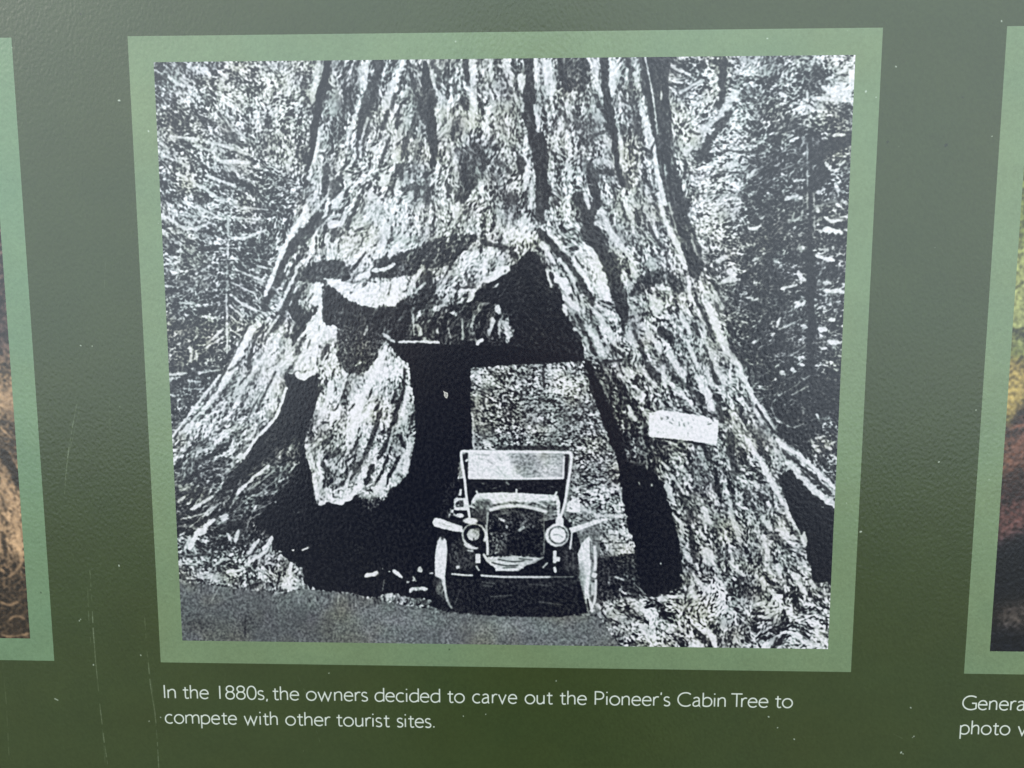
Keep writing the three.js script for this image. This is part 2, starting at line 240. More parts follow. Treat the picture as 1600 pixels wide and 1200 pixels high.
  lines([[0, 24, 372, 620, 322, 720, 255, 890], [0.05, 30, 470, 280, 505, 360, 490, 460], [0, 34, 655, 235, 680, 330, 690, 420], [0.05, 60, 630, 520, 690, 560], [0.05, 60, 1000, 850, 1015, 970], [0, 14, 1040, 990, 1050, 1190], [-0.1, 44, 1430, 880, 1470, 1000, 1500, 1190], [0, 56, 1500, 960, 1600, 955], [0.05, 80, 930, 1130, 1000, 1110], [0.1, 44, 1260, 570, 1330, 650], [0.05, 20, 1430, 740, 1570, 690], [0.05, 46, 250, 900, 270, 1010], [0.05, 30, 190, 1060, 420, 1050], [0.05, 40, 430, 950, 430, 1190], [0.05, 60, 560, 1030, 570, 1090], [0.1, 34, 190, 560, 150, 700], [0.05, 24, 230, 460, 200, 560], [0.1, 26, 590, 380, 610, 500], [0.1, 20, 820, 480, 860, 600], [0.15, 30, 940, 420, 960, 470], [0.1, 24, 1340, 560, 1370, 700], [0.1, 26, 850, 870, 960, 960], [0.1, 60, 1380, 1100, 1390, 1190], [0.05, 16, 190, 760, 130, 900], [0.1, 20, 70, 680, 20, 790]]);
  lines([[0.95, 44, 215, 380, 160, 570], [1, 34, 705, 250, 722, 500, 700, 690], [1, 18, 825, 250, 830, 390], [0.9, 46, 930, 270, 925, 330], [1.1, 40, 1010, 340, 1020, 440], [1.25, 18, 1106, 245, 1110, 430], [1.05, 56, 1175, 250, 1205, 480], [1, 24, 1475, 250, 1512, 490], [1, 24, 1100, 530, 1132, 710], [1, 22, 1085, 1020, 1078, 1190], [1.1, 28, 1065, 880, 1035, 1080], [1.25, 16, 385, 650, 345, 930], [0.95, 40, 305, 610, 240, 770], [1.05, 70, 80, 800, 110, 850], [0.95, 80, 260, 810, 230, 880], [1.05, 60, 190, 980, 130, 1040], [0.8, 34, 1470, 880, 1530, 885, 1600, 900], [1.1, 40, 1585, 360, 1590, 460], [1, 60, 20, 290, 20, 430], [1, 14, 450, 310, 500, 480], [1, 24, 300, 960, 290, 1050], [1, 30, 250, 1010, 235, 1090], [1, 60, 60, 1080, 130, 1150], [0.95, 16, 60, 610, 20, 740], [0.9, 26, 540, 480, 520, 620], [1, 18, 1300, 500, 1340, 640], [1, 20, 1410, 870, 1420, 960], [1, 24, 1300, 880, 1330, 1000], [0.95, 40, 860, 960, 890, 1040], [1, 28, 1560, 740, 1590, 840]]);
  spots([[0.85, 330, 310, 60, 60], [0.85, 1290, 760, 90, 60], [0.8, 870, 620, 90, 120], [0.8, 560, 560, 50, 80]]);

  d.at(PX); for (const [t, w, ...p] of [[0.2, 26, 545, 95, 538, 160, 520, 240], [0.22, 18, 640, 100, 648, 200, 640, 290], [0.25, 22, 905, 150, 915, 240, 925, 300], [0.22, 16, 985, 120, 992, 220, 1010, 300], [0.25, 16, 770, 210, 775, 280, 770, 330]]) d.fill(t, [p[0] - w / 2, p[1], p[0] + w / 2, p[1], p[2] + w / 2, p[3], p[4] + w / 3, p[5], p[4] - w / 3, p[5], p[2] - w / 2, p[3]], 6, 3);
  // --- trunk and forest, top right
  d.at(zC);
  fills([[-0.15, 228, 222, 442, 222, 420, 350, 422, 560, 442, 700, 462, 880, 492, 1050, 525, 1200, 400, 1200, 378, 1060, 350, 900, 320, 740, 280, 560, 250, 400], [0, 0, 230, 36, 235, 40, 400, 0, 400]]);
  lines([[-0.25, 34, 20, 470, 60, 600, 88, 800, 102, 940, 142, 1050], [0.05, 34, 165, 235, 182, 480], [0.1, 60, 190, 490, 200, 540], [0.15, 50, 120, 660, 150, 720], [1.0, 11, 270, 225, 320, 480, 350, 720], [1.15, 22, 245, 540, 320, 770, 345, 940, 400, 1170], [1, 46, 90, 280, 82, 430], [1, 28, 200, 330, 240, 450], [1.1, 20, 158, 300, 150, 430], [0.05, 26, 200, 590, 230, 720], [0, 14, 360, 735, 315, 800, 318, 870], [0.8, 12, 370, 450, 372, 510], [0.7, 12, 390, 900, 400, 980], [0.95, 30, 170, 1100, 230, 1190], [1, 22, 110, 720, 140, 900], [0.1, 30, 140, 960, 170, 1060]]);
  spots([[0.66, 700, 700, 220, 400], [0.9, 940, 300, 80, 60], [1.1, 1500, 450, 90, 60], [0.7, 1400, 250, 100, 40], [1.15, 1565, 330, 25, 90], [0.1, 1000, 420, 120, 60], [0.02, 1080, 600, 130, 60, 15], [0.02, 1320, 380, 120, 60, -35], [0, 1250, 690, 110, 45, 20], [0, 1040, 1000, 130, 140], [0.1, 1540, 580, 60, 40], [0.1, 950, 700, 60, 80], [0.0, 960, 1120, 100, 80], [0.9, 800, 1000, 80, 170], [0.7, 1290, 560, 110, 60], [0.15, 620, 860, 60, 50], [0.3, 520, 960, 40, 60], [0.1, 560, 300, 60, 60]]);
  lines([[-0.1, 34, 765, 225, 755, 400, 738, 570], [0.95, 34, 850, 420, 770, 570, 620, 700, 500, 870], [0, 40, 810, 570, 700, 720, 600, 890], [0, 12, 440, 255, 600, 370], [0, 18, 640, 240, 605, 370, 490, 490], [1, 16, 640, 375, 480, 470], [1, 14, 700, 490, 560, 540], [1, 14, 440, 300, 560, 350], [0, 14, 760, 820, 1000, 835], [0, 10, 720, 950, 900, 962], [0, 10, 720, 1100, 875, 1102], [0.05, 14, 540, 700, 620, 720], [-0.1, 90, 1560, 710, 1400, 810, 1290, 880], [-0.1, 90, 1410, 920, 1260, 1090], [1.05, 14, 1285, 440, 1286, 520], [0.9, 12, 1284, 540, 1285, 620], [0.7, 9, 1286, 770, 1285, 900], [0.75, 9, 1286, 930, 1287, 1050], [0.7, 9, 1286, 1080, 1287, 1195], [-0.2, 13, 1308, 690, 1310, 1195], [1.1, 22, 1310, 490, 1440, 505, 1545, 510], [1.1, 24, 1370, 420, 1460, 460, 1560, 470], [1.1, 22, 1440, 725, 1525, 722], [1.1, 18, 1395, 890, 1450, 950, 1525, 880], [1.1, 18, 1175, 765, 1235, 735], [1.1, 18, 1195, 1012, 1275, 1000], [1.1, 22, 1455, 1020, 1490, 1085], [1.1, 18, 1130, 1175, 1260, 1110], [1, 16, 1110, 450, 1160, 500], [1, 14, 1200, 470, 1250, 420], [1, 20, 900, 1000, 980, 930], [1, 14, 690, 630, 640, 720], [1, 40, 760, 930, 850, 900], [1.1, 16, 1440, 350, 1540, 320], [1.1, 16, 1390, 380, 1450, 360], [1, 16, 1320, 1100, 1400, 1060], [1, 16, 1340, 1180, 1480, 1120], [1, 22, 950, 600, 990, 610]]);

  // --- left edge of the trunk and the small fir
  d.at(zD);
  spots([[0.72, 200, 130, 150, 70, 15], [0.75, 420, 90, 100, 60], [0.62, 120, 470, 60, 60], [-0.05, 600, 370, 120, 70], [0.05, 250, 800, 110, 150], [0.08, 700, 120, 80, 80], [0.05, 560, 480, 80, 60], [0.12, 110, 620, 60, 90], [0.02, 160, 1080, 110, 40], [0.05, 570, 600, 70, 50], [0.02, 120, 30, 80, 30], [0.1, 360, 620, 60, 60], [0.05, 380, 1050, 60, 60]]);
  lines([[0.95, 13, 465, 150, 466, 280], [0.9, 12, 467, 300, 465, 420], [0.6, 10, 460, 440, 456, 620], [0.95, 13, 456, 640, 458, 800], [1, 14, 458, 810, 460, 1015], [1.05, 18, 480, 285, 560, 290, 640, 260, 705, 240], [1.1, 16, 475, 640, 560, 700, 650, 745], [0.95, 12, 470, 700, 560, 785], [1, 12, 478, 780, 560, 830], [1, 12, 475, 855, 558, 912], [0.95, 12, 440, 850, 330, 950], [0.95, 12, 440, 900, 310, 985], [0.9, 10, 400, 350, 525, 352], [1, 14, 500, 160, 660, 170], [1, 18, 80, 150, 210, 230, 330, 200], [1, 14, 180, 60, 330, 120, 420, 170], [0.9, 12, 480, 560, 640, 640], [0.8, 10, 440, 600, 400, 660], [0.8, 12, 160, 690, 260, 700], [1, 18, 228, 960, 236, 1085], [0.95, 14, 265, 1000, 272, 1060], [1.1, 18, 85, 1142, 215, 1128], [0.9, 14, 330, 1100, 412, 1090], [0.8, 10, 260, 1140, 370, 1190], [0.95, 14, 500, 480, 700, 560], [0.9, 12, 640, 460, 720, 480], [0.9, 14, 560, 100, 720, 110]]);
  // bright mass right of the edge
  d.fill(1.0, [1190, 100, 1600, 60, 1600, 380, 1480, 410, 1260, 520, 1200, 410, 1000, 430, 900, 470, 1050, 300], 10);
  lines([[-0.05, 54, 1060, 130, 900, 300, 830, 430, 740, 620, 680, 750], [0, 60, 890, 470, 830, 690, 720, 870], [1.3, 26, 960, 80, 880, 230, 800, 385, 750, 500, 690, 655], [1.15, 18, 912, 440, 862, 560, 800, 690, 770, 745], [1.1, 14, 1185, 15, 1050, 175, 980, 330], [1, 14, 1090, 20, 1010, 110, 960, 170], [0.05, 18, 1140, 100, 1040, 200, 920, 340], [0, 24, 1285, 50, 1200, 240], [0.02, 50, 1170, 220, 1100, 310], [1.05, 18, 870, 680, 838, 765], [1.05, 16, 912, 660, 880, 790], [1.1, 14, 785, 770, 690, 905], [1.3, 48, 630, 840, 540, 1000, 430, 1190], [0, 16, 690, 820, 622, 960, 590, 1110], [0.1, 10, 600, 820, 480, 1060, 400, 1190], [1, 14, 660, 800, 600, 870], [0.05, 18, 1370, 200, 1250, 250], [0.05, 14, 1500, 150, 1380, 340], [0.05, 14, 1450, 190, 1410, 310], [0, 20, 1330, 370, 1240, 490], [0, 60, 1570, 400, 1420, 440], [1.2, 30, 1260, 545, 1400, 490, 1515, 450], [0.05, 16, 1320, 60, 1290, 140], [1.2, 60, 1090, 215, 1160, 190], [1.1, 50, 1330, 140, 1370, 160], [1.1, 60, 1490, 380, 1510, 360]]);
  fills([[-0.05, 905, 480, 1000, 440, 1100, 425, 1190, 430, 1212, 480, 1245, 550, 1130, 545, 1050, 565, 960, 570, 895, 545], [-0.1, 960, 560, 905, 680, 945, 760, 1032, 738, 962, 820, 922, 880, 870, 970, 855, 900, 880, 820, 840, 740, 880, 620]]);
  fills([[1.2, 990, 572, 1042, 560, 1052, 620, 1060, 700, 1050, 790, 1080, 830, 1140, 840, 1166, 862, 1130, 932, 1062, 960, 1032, 1030, 990, 1110, 870, 1120, 925, 1000, 960, 900, 950, 820, 1032, 740, 985, 700, 945, 682], [0.98, 780, 878, 862, 920, 872, 1060, 830, 1190, 600, 1190, 640, 1000]], 4, 7);
  lines([[0.1, 14, 980, 920, 960, 980], [0.1, 14, 900, 960, 880, 1060], [0.05, 22, 1090, 940, 1060, 1000, 1020, 1080], [0.1, 10, 1000, 630, 960, 690], [0.2, 10, 1040, 830, 1030, 870]]);
  // dark hollow under the fringe, and the fringe
  d.fill(-0.22, [1055, 560, 1130, 605, 1220, 675, 1310, 712, 1380, 722, 1500, 715, 1600, 660, 1700, 630, 1760, 560, 1760, 900, 1700, 960, 1500, 960, 1430, 950, 1400, 890, 1230, 850, 1180, 860, 1130, 835, 1080, 830, 1055, 790], 3, 8);
  d.fill(1.3, [1060, 540, 1130, 545, 1240, 572, 1330, 560, 1420, 570, 1500, 545, 1580, 520, 1600, 640, 1500, 712, 1440, 700, 1380, 722, 1310, 712, 1220, 672, 1130, 602], 4, 8);
  lines([[0.15, 20, 1330, 560, 1300, 600], [0.3, 9, 1420, 560, 1410, 620], [0.3, 9, 1480, 570, 1470, 650]]);
  d.fill(0.9, [1030, 960, 1140, 900, 1200, 1120, 1330, 1110, 1440, 940, 1560, 1100, 1600, 1220, 1030, 1220, 1030, 1100], 8);
  d.fill(0.06, [1150, 860, 1230, 850, 1400, 885, 1435, 950, 1335, 1110, 1200, 1125, 1140, 1020], 12, 10); d.grain(0.2, 5, 0.6, [1150, 880, 1230, 850, 1400, 885, 1435, 950, 1335, 1110, 1200, 1125, 1140, 1020]);
  lines([[0.1, 60, 1100, 950, 1060, 1060], [1.1, 14, 1090, 1000, 1050, 1080]]);

  // --- above the opening
  d.at(zE);
  spots([[1.15, 950, 250, 130, 70], [1.0, 700, 430, 160, 110], [0.95, 130, 180, 160, 140], [0.85, 460, 130, 120, 90], [0.05, 560, 20, 50, 40], [0.05, 880, 60, 45, 70], [0.95, 1170, 140, 40, 60]]);
  d.fill(-0.1, [0, 410, 80, 430, 200, 385, 300, 342, 450, 278, 600, 262, 675, 270, 640, 310, 560, 390, 500, 450, 430, 470, 330, 480, 200, 530, 60, 540, 0, 520], 4, 9);
  lines([[1.2, 26, 0, 492, 80, 480, 152, 450], [0.0, 80, 360, 490, 310, 620], [1.1, 60, 100, 400, 150, 370]]);
  d.fill(-0.1, [230, 660, 330, 590, 420, 640, 400, 720, 560, 700, 640, 640, 760, 560, 830, 560, 840, 960, 240, 960], 6, 10);
  d.fill(-0.36, [930, 420, 985, 372, 1030, 372, 1085, 470, 1140, 560, 1185, 620, 1215, 720, 1235, 790, 1310, 920, 1335, 1030, 1335, 1055, 850, 1082, 735, 1078, 640, 1095, 615, 1130, 600, 1200, 240, 1200, 240, 1065, 140, 1000, 100, 940, 280, 950, 520, 960, 620, 930, 860, 940, 900, 870, 840, 760, 800, 700, 660, 680, 600, 690, 730, 580, 830, 500], 3, 7);
  lines([[1.15, 26, 540, 620, 640, 612, 600, 690], [1.15, 34, 385, 742, 435, 722], [1.05, 22, 490, 752, 535, 772], [0.85, 60, 290, 820, 310, 900], [0.85, 14, 570, 790, 572, 925], [0.85, 10, 262, 760, 268, 900], [1.15, 32, 785, 705, 800, 765], [0.9, 26, 760, 780, 740, 900], [0.8, 16, 800, 800, 800, 920], [0.85, 26, 825, 800, 860, 900], [1.15, 24, 655, 955, 700, 915], [1.2, 44, 690, 545, 740, 545, 865, 470], [1.15, 60, 800, 410, 830, 415], [1, 18, 500, 490, 420, 610], [0.95, 14, 480, 460, 400, 520], [0.95, 20, 330, 460, 230, 640], [0.9, 16, 270, 640, 340, 560], [0.02, 30, 680, 300, 760, 330, 860, 350], [-0.1, 40, 860, 380, 920, 420], [0.05, 14, 560, 600, 650, 600], [0.05, 16, 620, 540, 600, 590], [0.1, 14, 700, 520, 680, 560], [1.1, 14, 760, 600, 800, 570], [0.7, 12, 480, 850, 500, 920], [0.8, 20, 410, 860, 420, 890], [0.95, 18, 70, 880, 150, 940], [1.3, 15, 165, 936, 300, 934, 430, 942], [1, 40, 325, 910, 340, 925]]);
  d.fill(-0.6, [130, 948, 300, 950, 440, 952, 620, 960, 860, 960, 1330, 1040, 1330, 1056, 850, 1082, 620, 1100, 620, 1200, 240, 1200, 240, 1065, 190, 1050], 2, 4);
  // bark right of the opening
  lines([[0, 40, 1040, 230, 1150, 350, 1220, 440, 1300, 545, 1395, 710], [-0.02, 90, 1300, 0, 1370, 230, 1450, 450, 1520, 610, 1580, 780], [0.05, 60, 1040, 60, 1080, 200], [0, 24, 1275, 760, 1330, 870, 1395, 1010], [0, 16, 1420, 740, 1500, 900, 1590, 1040], [0, 14, 1300, 560, 1360, 640], [-0.1, 50, 1110, 500, 1150, 590, 1180, 620]]);
  d.fill(1.15, [1250, 420, 1330, 300, 1420, 400, 1482, 560, 1505, 690, 1420, 670, 1330, 560], 6, 10);
  lines([[1.1, 28, 1060, 310, 1140, 440], [1.3, 52, 1150, 500, 1220, 600, 1235, 640], [1.2, 32, 1195, 640, 1305, 742], [1.2, 26, 1200, 700, 1222, 775], [1.1, 22, 1170, 410, 1250, 520, 1285, 640], [1, 22, 1330, 0, 1365, 110], [1, 18, 1430, 100, 1500, 240, 1580, 340], [1.05, 32, 1390, 725, 1480, 860, 1570, 1040], [1.05, 34, 1340, 830, 1425, 960, 1445, 1075], [1.1, 16, 1090, 480, 1130, 600], [1, 16, 1110, 250, 1190, 350, 1250, 400], [1, 30, 1260, 850, 1290, 870], [0.95, 18, 1530, 480, 1590, 600], [0.1, 12, 1270, 400, 1330, 480], [0.05, 30, 1240, 360, 1300, 350], [1, 20, 1340, 900, 1360, 1000], [1, 20, 1310, 640, 1330, 760]]);

  // --- trunk and dark fir, right
  d.at(zF);
  fills([[-0.1, 400, -20, 512, -20, 560, 200, 622, 330, 642, 470, 600, 570, 548, 520, 500, 350, 440, 220]]);
  lines([[1.15, 28, 350, 0, 400, 180, 480, 345, 532, 490], [-0.05, 18, 258, 130, 340, 290, 392, 355], [0.05, 80, 40, 380, 70, 540, 110, 690], [1.05, 70, 320, 640, 350, 770], [1.2, 24, 540, 520, 560, 690], [1.05, 24, 0, 100, 60, 270, 180, 405], [1.2, 60, 0, 560, 40, 660], [1.2, 40, 660, 690, 720, 850, 780, 980, 890, 1170], [1.05, 22, 480, 740, 560, 890], [1.05, 24, 530, 920, 605, 1110], [1.1, 38, 250, 820, 380, 1010], [1.1, 40, 0, 820, 90, 930], [0, 50, 350, 850, 450, 950], [0, 18, 0, 1062, 140, 1048], [0, 20, 600, 690, 700, 900], [0, 18, 640, 950, 720, 1190], [0.05, 30, 200, 860, 280, 1050], [0, 44, 280, 1060, 370, 1190], [0, 16, 680, 550, 760, 680], [1, 20, 690, 600, 760, 740], [0.8, 12, 420, 60, 470, 260], [0.8, 14, 560, 290, 600, 400], [1, 26, 180, 440, 230, 560], [1, 18, 130, 480, 180, 590], [0.05, 22, 560, 780, 620, 920], [1, 18, 610, 760, 650, 900], [1.05, 40, 420, 990, 520, 1160], [1.05, 26, 100, 1080, 190, 1160], [1, 22, 680, 1010, 760, 1190], [0, 20, 100, 830, 200, 770], [0.1, 22, 60, 960, 140, 1030], [1, 28, 160, 860, 220, 980]]);
  fills([[0.03, 238, 525, 340, 480, 440, 500, 505, 560, 525, 605, 480, 645, 440, 600, 340, 570, 262, 620, 200, 655, 158, 645]]);
  spots([[0.75, 660, 150, 100, 180], [0.8, 800, 80, 70, 100], [-0.1, 1060, 250, 150, 150], [-0.1, 1000, 560, 200, 130], [-0.1, 1080, 700, 180, 120], [-0.15, 1000, 950, 170, 140], [-0.15, 1100, 1120, 180, 90], [0.0, 1180, 120, 60, 90], [0.25, 1440, 60, 80, 60], [-0.05, 1440, 500, 100, 60], [0.2, 1430, 700, 80, 120], [0.05, 1440, 1000, 90, 90], [-0.05, 850, 850, 60, 120], [0.0, 1450, 320, 80, 40]]);
  lines([[-0.2, 15, 1304, 0, 1306, 290], [0.7, 8, 1324, 0, 1330, 100], [0.7, 8, 1328, 140, 1332, 240], [-0.3, 44, 1300, 300, 1312, 1200], [1.25, 24, 918, 225, 955, 235, 995, 212], [1, 16, 940, 430, 985, 410], [1.1, 30, 1225, 490, 1250, 540, 1280, 545], [1.2, 22, 1205, 720, 1275, 690], [1, 14, 1115, 780, 1092, 850], [0.8, 12, 1100, 860, 1220, 810], [1.2, 22, 1390, 150, 1440, 182, 1540, 155], [1.2, 26, 1380, 230, 1450, 245, 1545, 245], [1.2, 22, 1335, 395, 1400, 415, 1460, 432], [1, 30, 1370, 360, 1420, 370], [1.15, 26, 1385, 615, 1525, 622], [1.2, 40, 1350, 850, 1410, 860], [1.15, 34, 1420, 800, 1460, 790], [1.15, 30, 1410, 935, 1490, 945], [1.2, 30, 1180, 1100, 1210, 1130], [1.1, 24, 1110, 1130, 1145, 1120], [1, 14, 1150, 595, 1220, 580], [1, 18, 1380, 570, 1430, 560], [1, 18, 1500, 570, 1530, 580], [1.15, 50, 780, 490, 850, 510], [1.05, 34, 750, 555, 870, 540], [1, 28, 800, 390, 720, 440], [1, 16, 900, 320, 930, 340], [1, 14, 1030, 380, 1000, 390], [0.9, 12, 900, 660, 950, 660], [1, 22, 940, 940, 970, 930], [1, 16, 1240, 830, 1290, 850], [0.9, 12, 870, 810, 920, 820], [1, 20, 1140, 50, 1230, 20], [1, 22, 1340, 100, 1360, 130], [1.1, 24, 1500, 830, 1520, 840], [0, 24, 640, 450, 720, 520]]);

  // --- lower left: slab of trunk, root, small opening, hanging slab
  d.at(zG);
  d.fill(0.0, [30, 0, 390, 60, 230, 285, 60, 520, 40, 520], 5);
  lines([[1.05, 16, 50, 102, 110, 98, 175, 92], [0.9, 14, 230, 95, 370, 70], [0.8, 14, 170, 140, 260, 150], [0.95, 16, 60, 225, 100, 235], [0.7, 10, 140, 190, 260, 190], [0.05, 16, 430, 40, 260, 310, 80, 500], [1.15, 15, 380, 100, 230, 290, 65, 505], [1.1, 26, 480, 30, 380, 190, 250, 350, 120, 480]]);
  spots([[1.05, 690, 200, 90, 170, 20], [0.9, 520, 180, 90, 90], [0.85, 300, 440, 120, 60, -30], [0.42, 220, 580, 130, 50, -20], [0.22, 280, 680, 150, 60, -20], [0.3, 380, 560, 80, 60, -30], [0.05, 250, 790, 110, 70, -35], [0.05, 330, 640, 80, 40]]);
  lines([[0.1, 14, 560, 0, 560, 90, 450, 200], [0.1, 16, 725, 80, 660, 210, 600, 340], [0.15, 8, 640, 200, 520, 430], [1, 14, 540, 60, 470, 190], [0.0, 16, 830, 40, 780, 110], [0.15, 14, 420, 390, 360, 430]]);
  const opening = [775, 110, 800, 92, 840, 100, 870, 132, 920, 128, 992, 92, 985, 240, 942, 400, 900, 560, 920, 640, 945, 710, 970, 880, 990, 920, 1130, 915, 1220, 840, 1300, 870, 1400, 880, 1560, 720, 1620, 760, 1620, 1300, 860, 1300, 700, 1180, 560, 1000, 380, 900, 330, 880, 440, 720, 520, 640, 590, 520, 720, 370, 790, 180];
  d.fill(-0.5, opening, 4, 5);
  d.fill(0.04, [330, 900, 440, 800, 600, 680, 720, 560, 860, 480, 880, 640, 820, 760, 740, 850, 620, 980, 480, 1060], 22); d.grain(0.3, 6, 0.5, [300, 900, 440, 780, 600, 660, 720, 540, 860, 460, 880, 640, 820, 760, 740, 850, 620, 980, 480, 1100], 12);
  d.fill(-0.35, [520, 640, 590, 520, 720, 370, 850, 300, 840, 440, 700, 560, 560, 690, 380, 850, 350, 850, 440, 720], 10);
  d.fill(0.1, [70, 780, 200, 900, 360, 880, 700, 1120, 700, 1210, 80, 1210], 14);
  d.fill(0.02, [60, 640, 200, 640, 420, 700, 440, 740, 330, 900, 80, 1010], 26); d.fill(-0.05, [80, 860, 330, 880, 560, 1010, 700, 1180, 560, 1200, 90, 1120], 24);
  lines([[1.35, 18, 792, 178, 760, 280, 720, 372, 650, 450, 590, 515, 520, 628], [0.6, 60, 690, 320, 660, 370], [1.3, 40, 850, 85, 890, 112, 990, 70], [1.15, 36, 480, 620, 520, 600], [0.75, 30, 370, 720, 400, 760], [1.1, 20, 335, 860, 260, 905, 190, 945], [0.85, 10, 380, 900, 270, 970, 130, 1005], [1.2, 18, 685, 668, 600, 730, 540, 790, 480, 842], [1.1, 26, 480, 838, 495, 828], [0.7, 12, 720, 690, 640, 760, 560, 820], [0.65, 10, 820, 640, 740, 740, 640, 830], [0.6, 10, 780, 560, 720, 620], [0.6, 10, 540, 880, 460, 960], [0.5, 9, 640, 960, 560, 1010], [0.5, 8, 700, 900, 580, 960], [1.2, 40, 345, 1005, 290, 1050, 235, 1100, 180, 1195], [1.1, 22, 430, 980, 370, 992], [1.2, 20, 492, 1068, 470, 1145], [1.35, 20, 702, 1108, 680, 1150, 640, 1200], [1.1, 14, 620, 1128, 560, 1195], [1, 26, 415, 1090, 435, 1110], [0.9, 10, 300, 960, 180, 1060], [0.9, 22, 880, 1030, 930, 1010], [0.9, 12, 950, 1000, 970, 1000], [0.6, 20, 715, 905, 730, 895], [0.85, 30, 110, 800, 140, 805], [0.9, 14, 160, 860, 110, 900], [0.85, 12, 120, 1110, 160, 1080]]);
  d.fill(0.98, [1000, 60, 1100, 20, 1160, 80, 1300, 80, 1330, 0, 1415, -105, 1480, -20, 1560, 40, 1570, 200, 1540, 440, 1580, 540, 1555, 720, 1410, 880, 1350, 920, 1250, 870, 1220, 842, 1130, 912, 1060, 915, 990, 918, 968, 860, 945, 710, 905, 590, 905, 520, 945, 400, 985, 240], 4, 9);
  spots([[0.4, 1060, 540, 90, 110], [0.35, 1180, 670, 70, 100, 20], [0.42, 1450, 230, 60, 100, 20], [0.35, 1080, 760, 80, 60], [0.5, 960, 480, 40, 90], [1.2, 1240, 330, 80, 150, 25], [1.2, 1420, 70, 90, 60], [0.5, 1430, 520, 80, 90], [0.75, 1090, 210, 80, 120]]);
  lines([[0.05, 30, 1385, 320, 1310, 540, 1270, 620], [0.1, 22, 1280, 620, 1180, 760], [0, 34, 1340, 660, 1280, 790], [1.3, 36, 1290, 670, 1220, 830, 1100, 908, 995, 908], [0, 24, 1500, 250, 1440, 420], [1.25, 18, 1555, 170, 1512, 370], [0, 36, 1480, 470, 1540, 570], [-0.1, 22, 1500, 600, 1400, 800], [1.15, 30, 1562, 530, 1520, 725], [1.05, 50, 1410, 740, 1340, 880], [1, 26, 1240, 850, 1310, 872], [0.1, 14, 1220, 280, 1180, 330], [0.1, 14, 1000, 400, 1060, 400], [-0.05, 16, 1590, 330, 1540, 500], [0.1, 10, 1170, 560, 1090, 680], [1.1, 20, 1210, 620, 1130, 720], [1.2, 24, 970, 760, 985, 880]]);
  d.fill(0.0, [1110, -180, 1190, -190, 1360, -155, 1400, -95, 1300, 75, 1240, 95, 1160, 85, 1100, -20], 5, 12); d.grain(0.22, 3, 0.8, [1110, -180, 1190, -190, 1360, -155, 1400, -95, 1300, 75, 1240, 95, 1160, 85, 1100, -20], 4);
  lines([[1.3, 44, 1415, -70, 1340, 90, 1270, 250, 1200, 430], [1.25, 30, 1080, 130, 1040, 260, 1010, 360], [0.0, 14, 1090, 60, 1070, 140], [0.1, 12, 1170, 150, 1130, 260, 1090, 330], [0.05, 16, 1380, 240, 1350, 330], [0.0, 12, 1000, 130, 990, 240], [0.1, 16, 1240, 520, 1190, 600]]);
  lines([[-0.1, 20, 1530, 60, 1520, 200, 1480, 330], [0.0, 26, 1480, 330, 1420, 520, 1360, 640], [-0.1, 18, 1440, 560, 1390, 700, 1330, 800], [0.9, 14, 1460, 420, 1420, 600], [0.1, 40, 1130, 560, 1060, 620], [0.05, 30, 1200, 740, 1130, 800], [0.1, 24, 1010, 640, 1060, 720], [1.1, 16, 1200, 700, 1150, 820], [0.1, 14, 1330, 180, 1300, 260], [-0.1, 26, 1480, 800, 1420, 860]]);
  d.fill(-0.12, [1240, 870, 1400, 880, 1560, 740, 1600, 800, 1480, 960, 1300, 960], 14); d.fill(-0.16, [840, 960, 1000, 960, 980, 1060, 850, 1080], 14);
  d.fill(-0.4, [1585, 100, 1640, 100, 1640, 760, 1560, 720, 1600, 560], 6);

  // --- the way through the tree, and the right jamb
  d.at(zH);
  d.fill(-0.55, [240, 40, 620, 40, 620, 320, 640, 560, 560, 580, 520, 900, 480, 1300, -400, 1300, -120, 1160, 0, 960, 120, 850, 230, 720, 255, 600, 295, 400, 260, 200], 3, 5);
  d.fill(0.42, [620, 62, 850, 42, 1330, 20, 1360, 140, 1420, 400, 1510, 600, 1560, 800, 1600, 950, 1700, 1300, 1200, 1300, 1240, 600, 640, 580, 640, 480, 622, 320], 2, 3);
  spots([[0.8, 1180, 150, 140, 90], [0.75, 700, 130, 60, 70], [0.2, 850, 330, 150, 70], [0.35, 760, 460, 90, 50], [0.6, 1100, 420, 130, 60], [0.42, 1320, 600, 60, 60], [0.75, 1440, 850, 90, 60], [0.75, 1560, 960, 40, 60], [0.35, 1400, 720, 70, 40], [0.38, 970, 510, 160, 40]]);
  lines([[-0.05, 16, 1075, 60, 1082, 190], [1, 14, 1090, 70, 1170, 110], [1, 14, 640, 80, 720, 160], [0.9, 14, 632, 330, 640, 560], [1.1, 34, 700, 520, 750, 540], [-0.05, 30, 780, 560, 1240, 560], [1, 16, 1540, 790, 1580, 920], [1, 20, 1300, 920, 1420, 980, 1580, 990], [0.8, 12, 660, 240, 650, 300], [1, 10, 900, 100, 850, 180], [1, 14, 1330, 130, 1350, 260]]);
  d.at(zI);
  d.fill(0.0, [-110, 0, 40, 20, 150, 140, 260, 340, 300, 490, 390, 560, 400, 720, 300, 720, 100, 640, 20, 420, -40, 260], 14);
  d.fill(-0.5, [-110, 10, -70, 20, -20, 160, 60, 320, 110, 440, 280, 480, 310, 560, 320, 700, 400, 800, 440, 960, 480, 1130, 500, 1250, 500, 1480, 200, 1490, 205, 1200, 165, 1050, 130, 860, 100, 640, 50, 500, -20, 320, -80, 130], 6, 9);
  d.fill(0.0, [120, 450, 290, 480, 370, 560, 330, 700, 150, 640], 12);
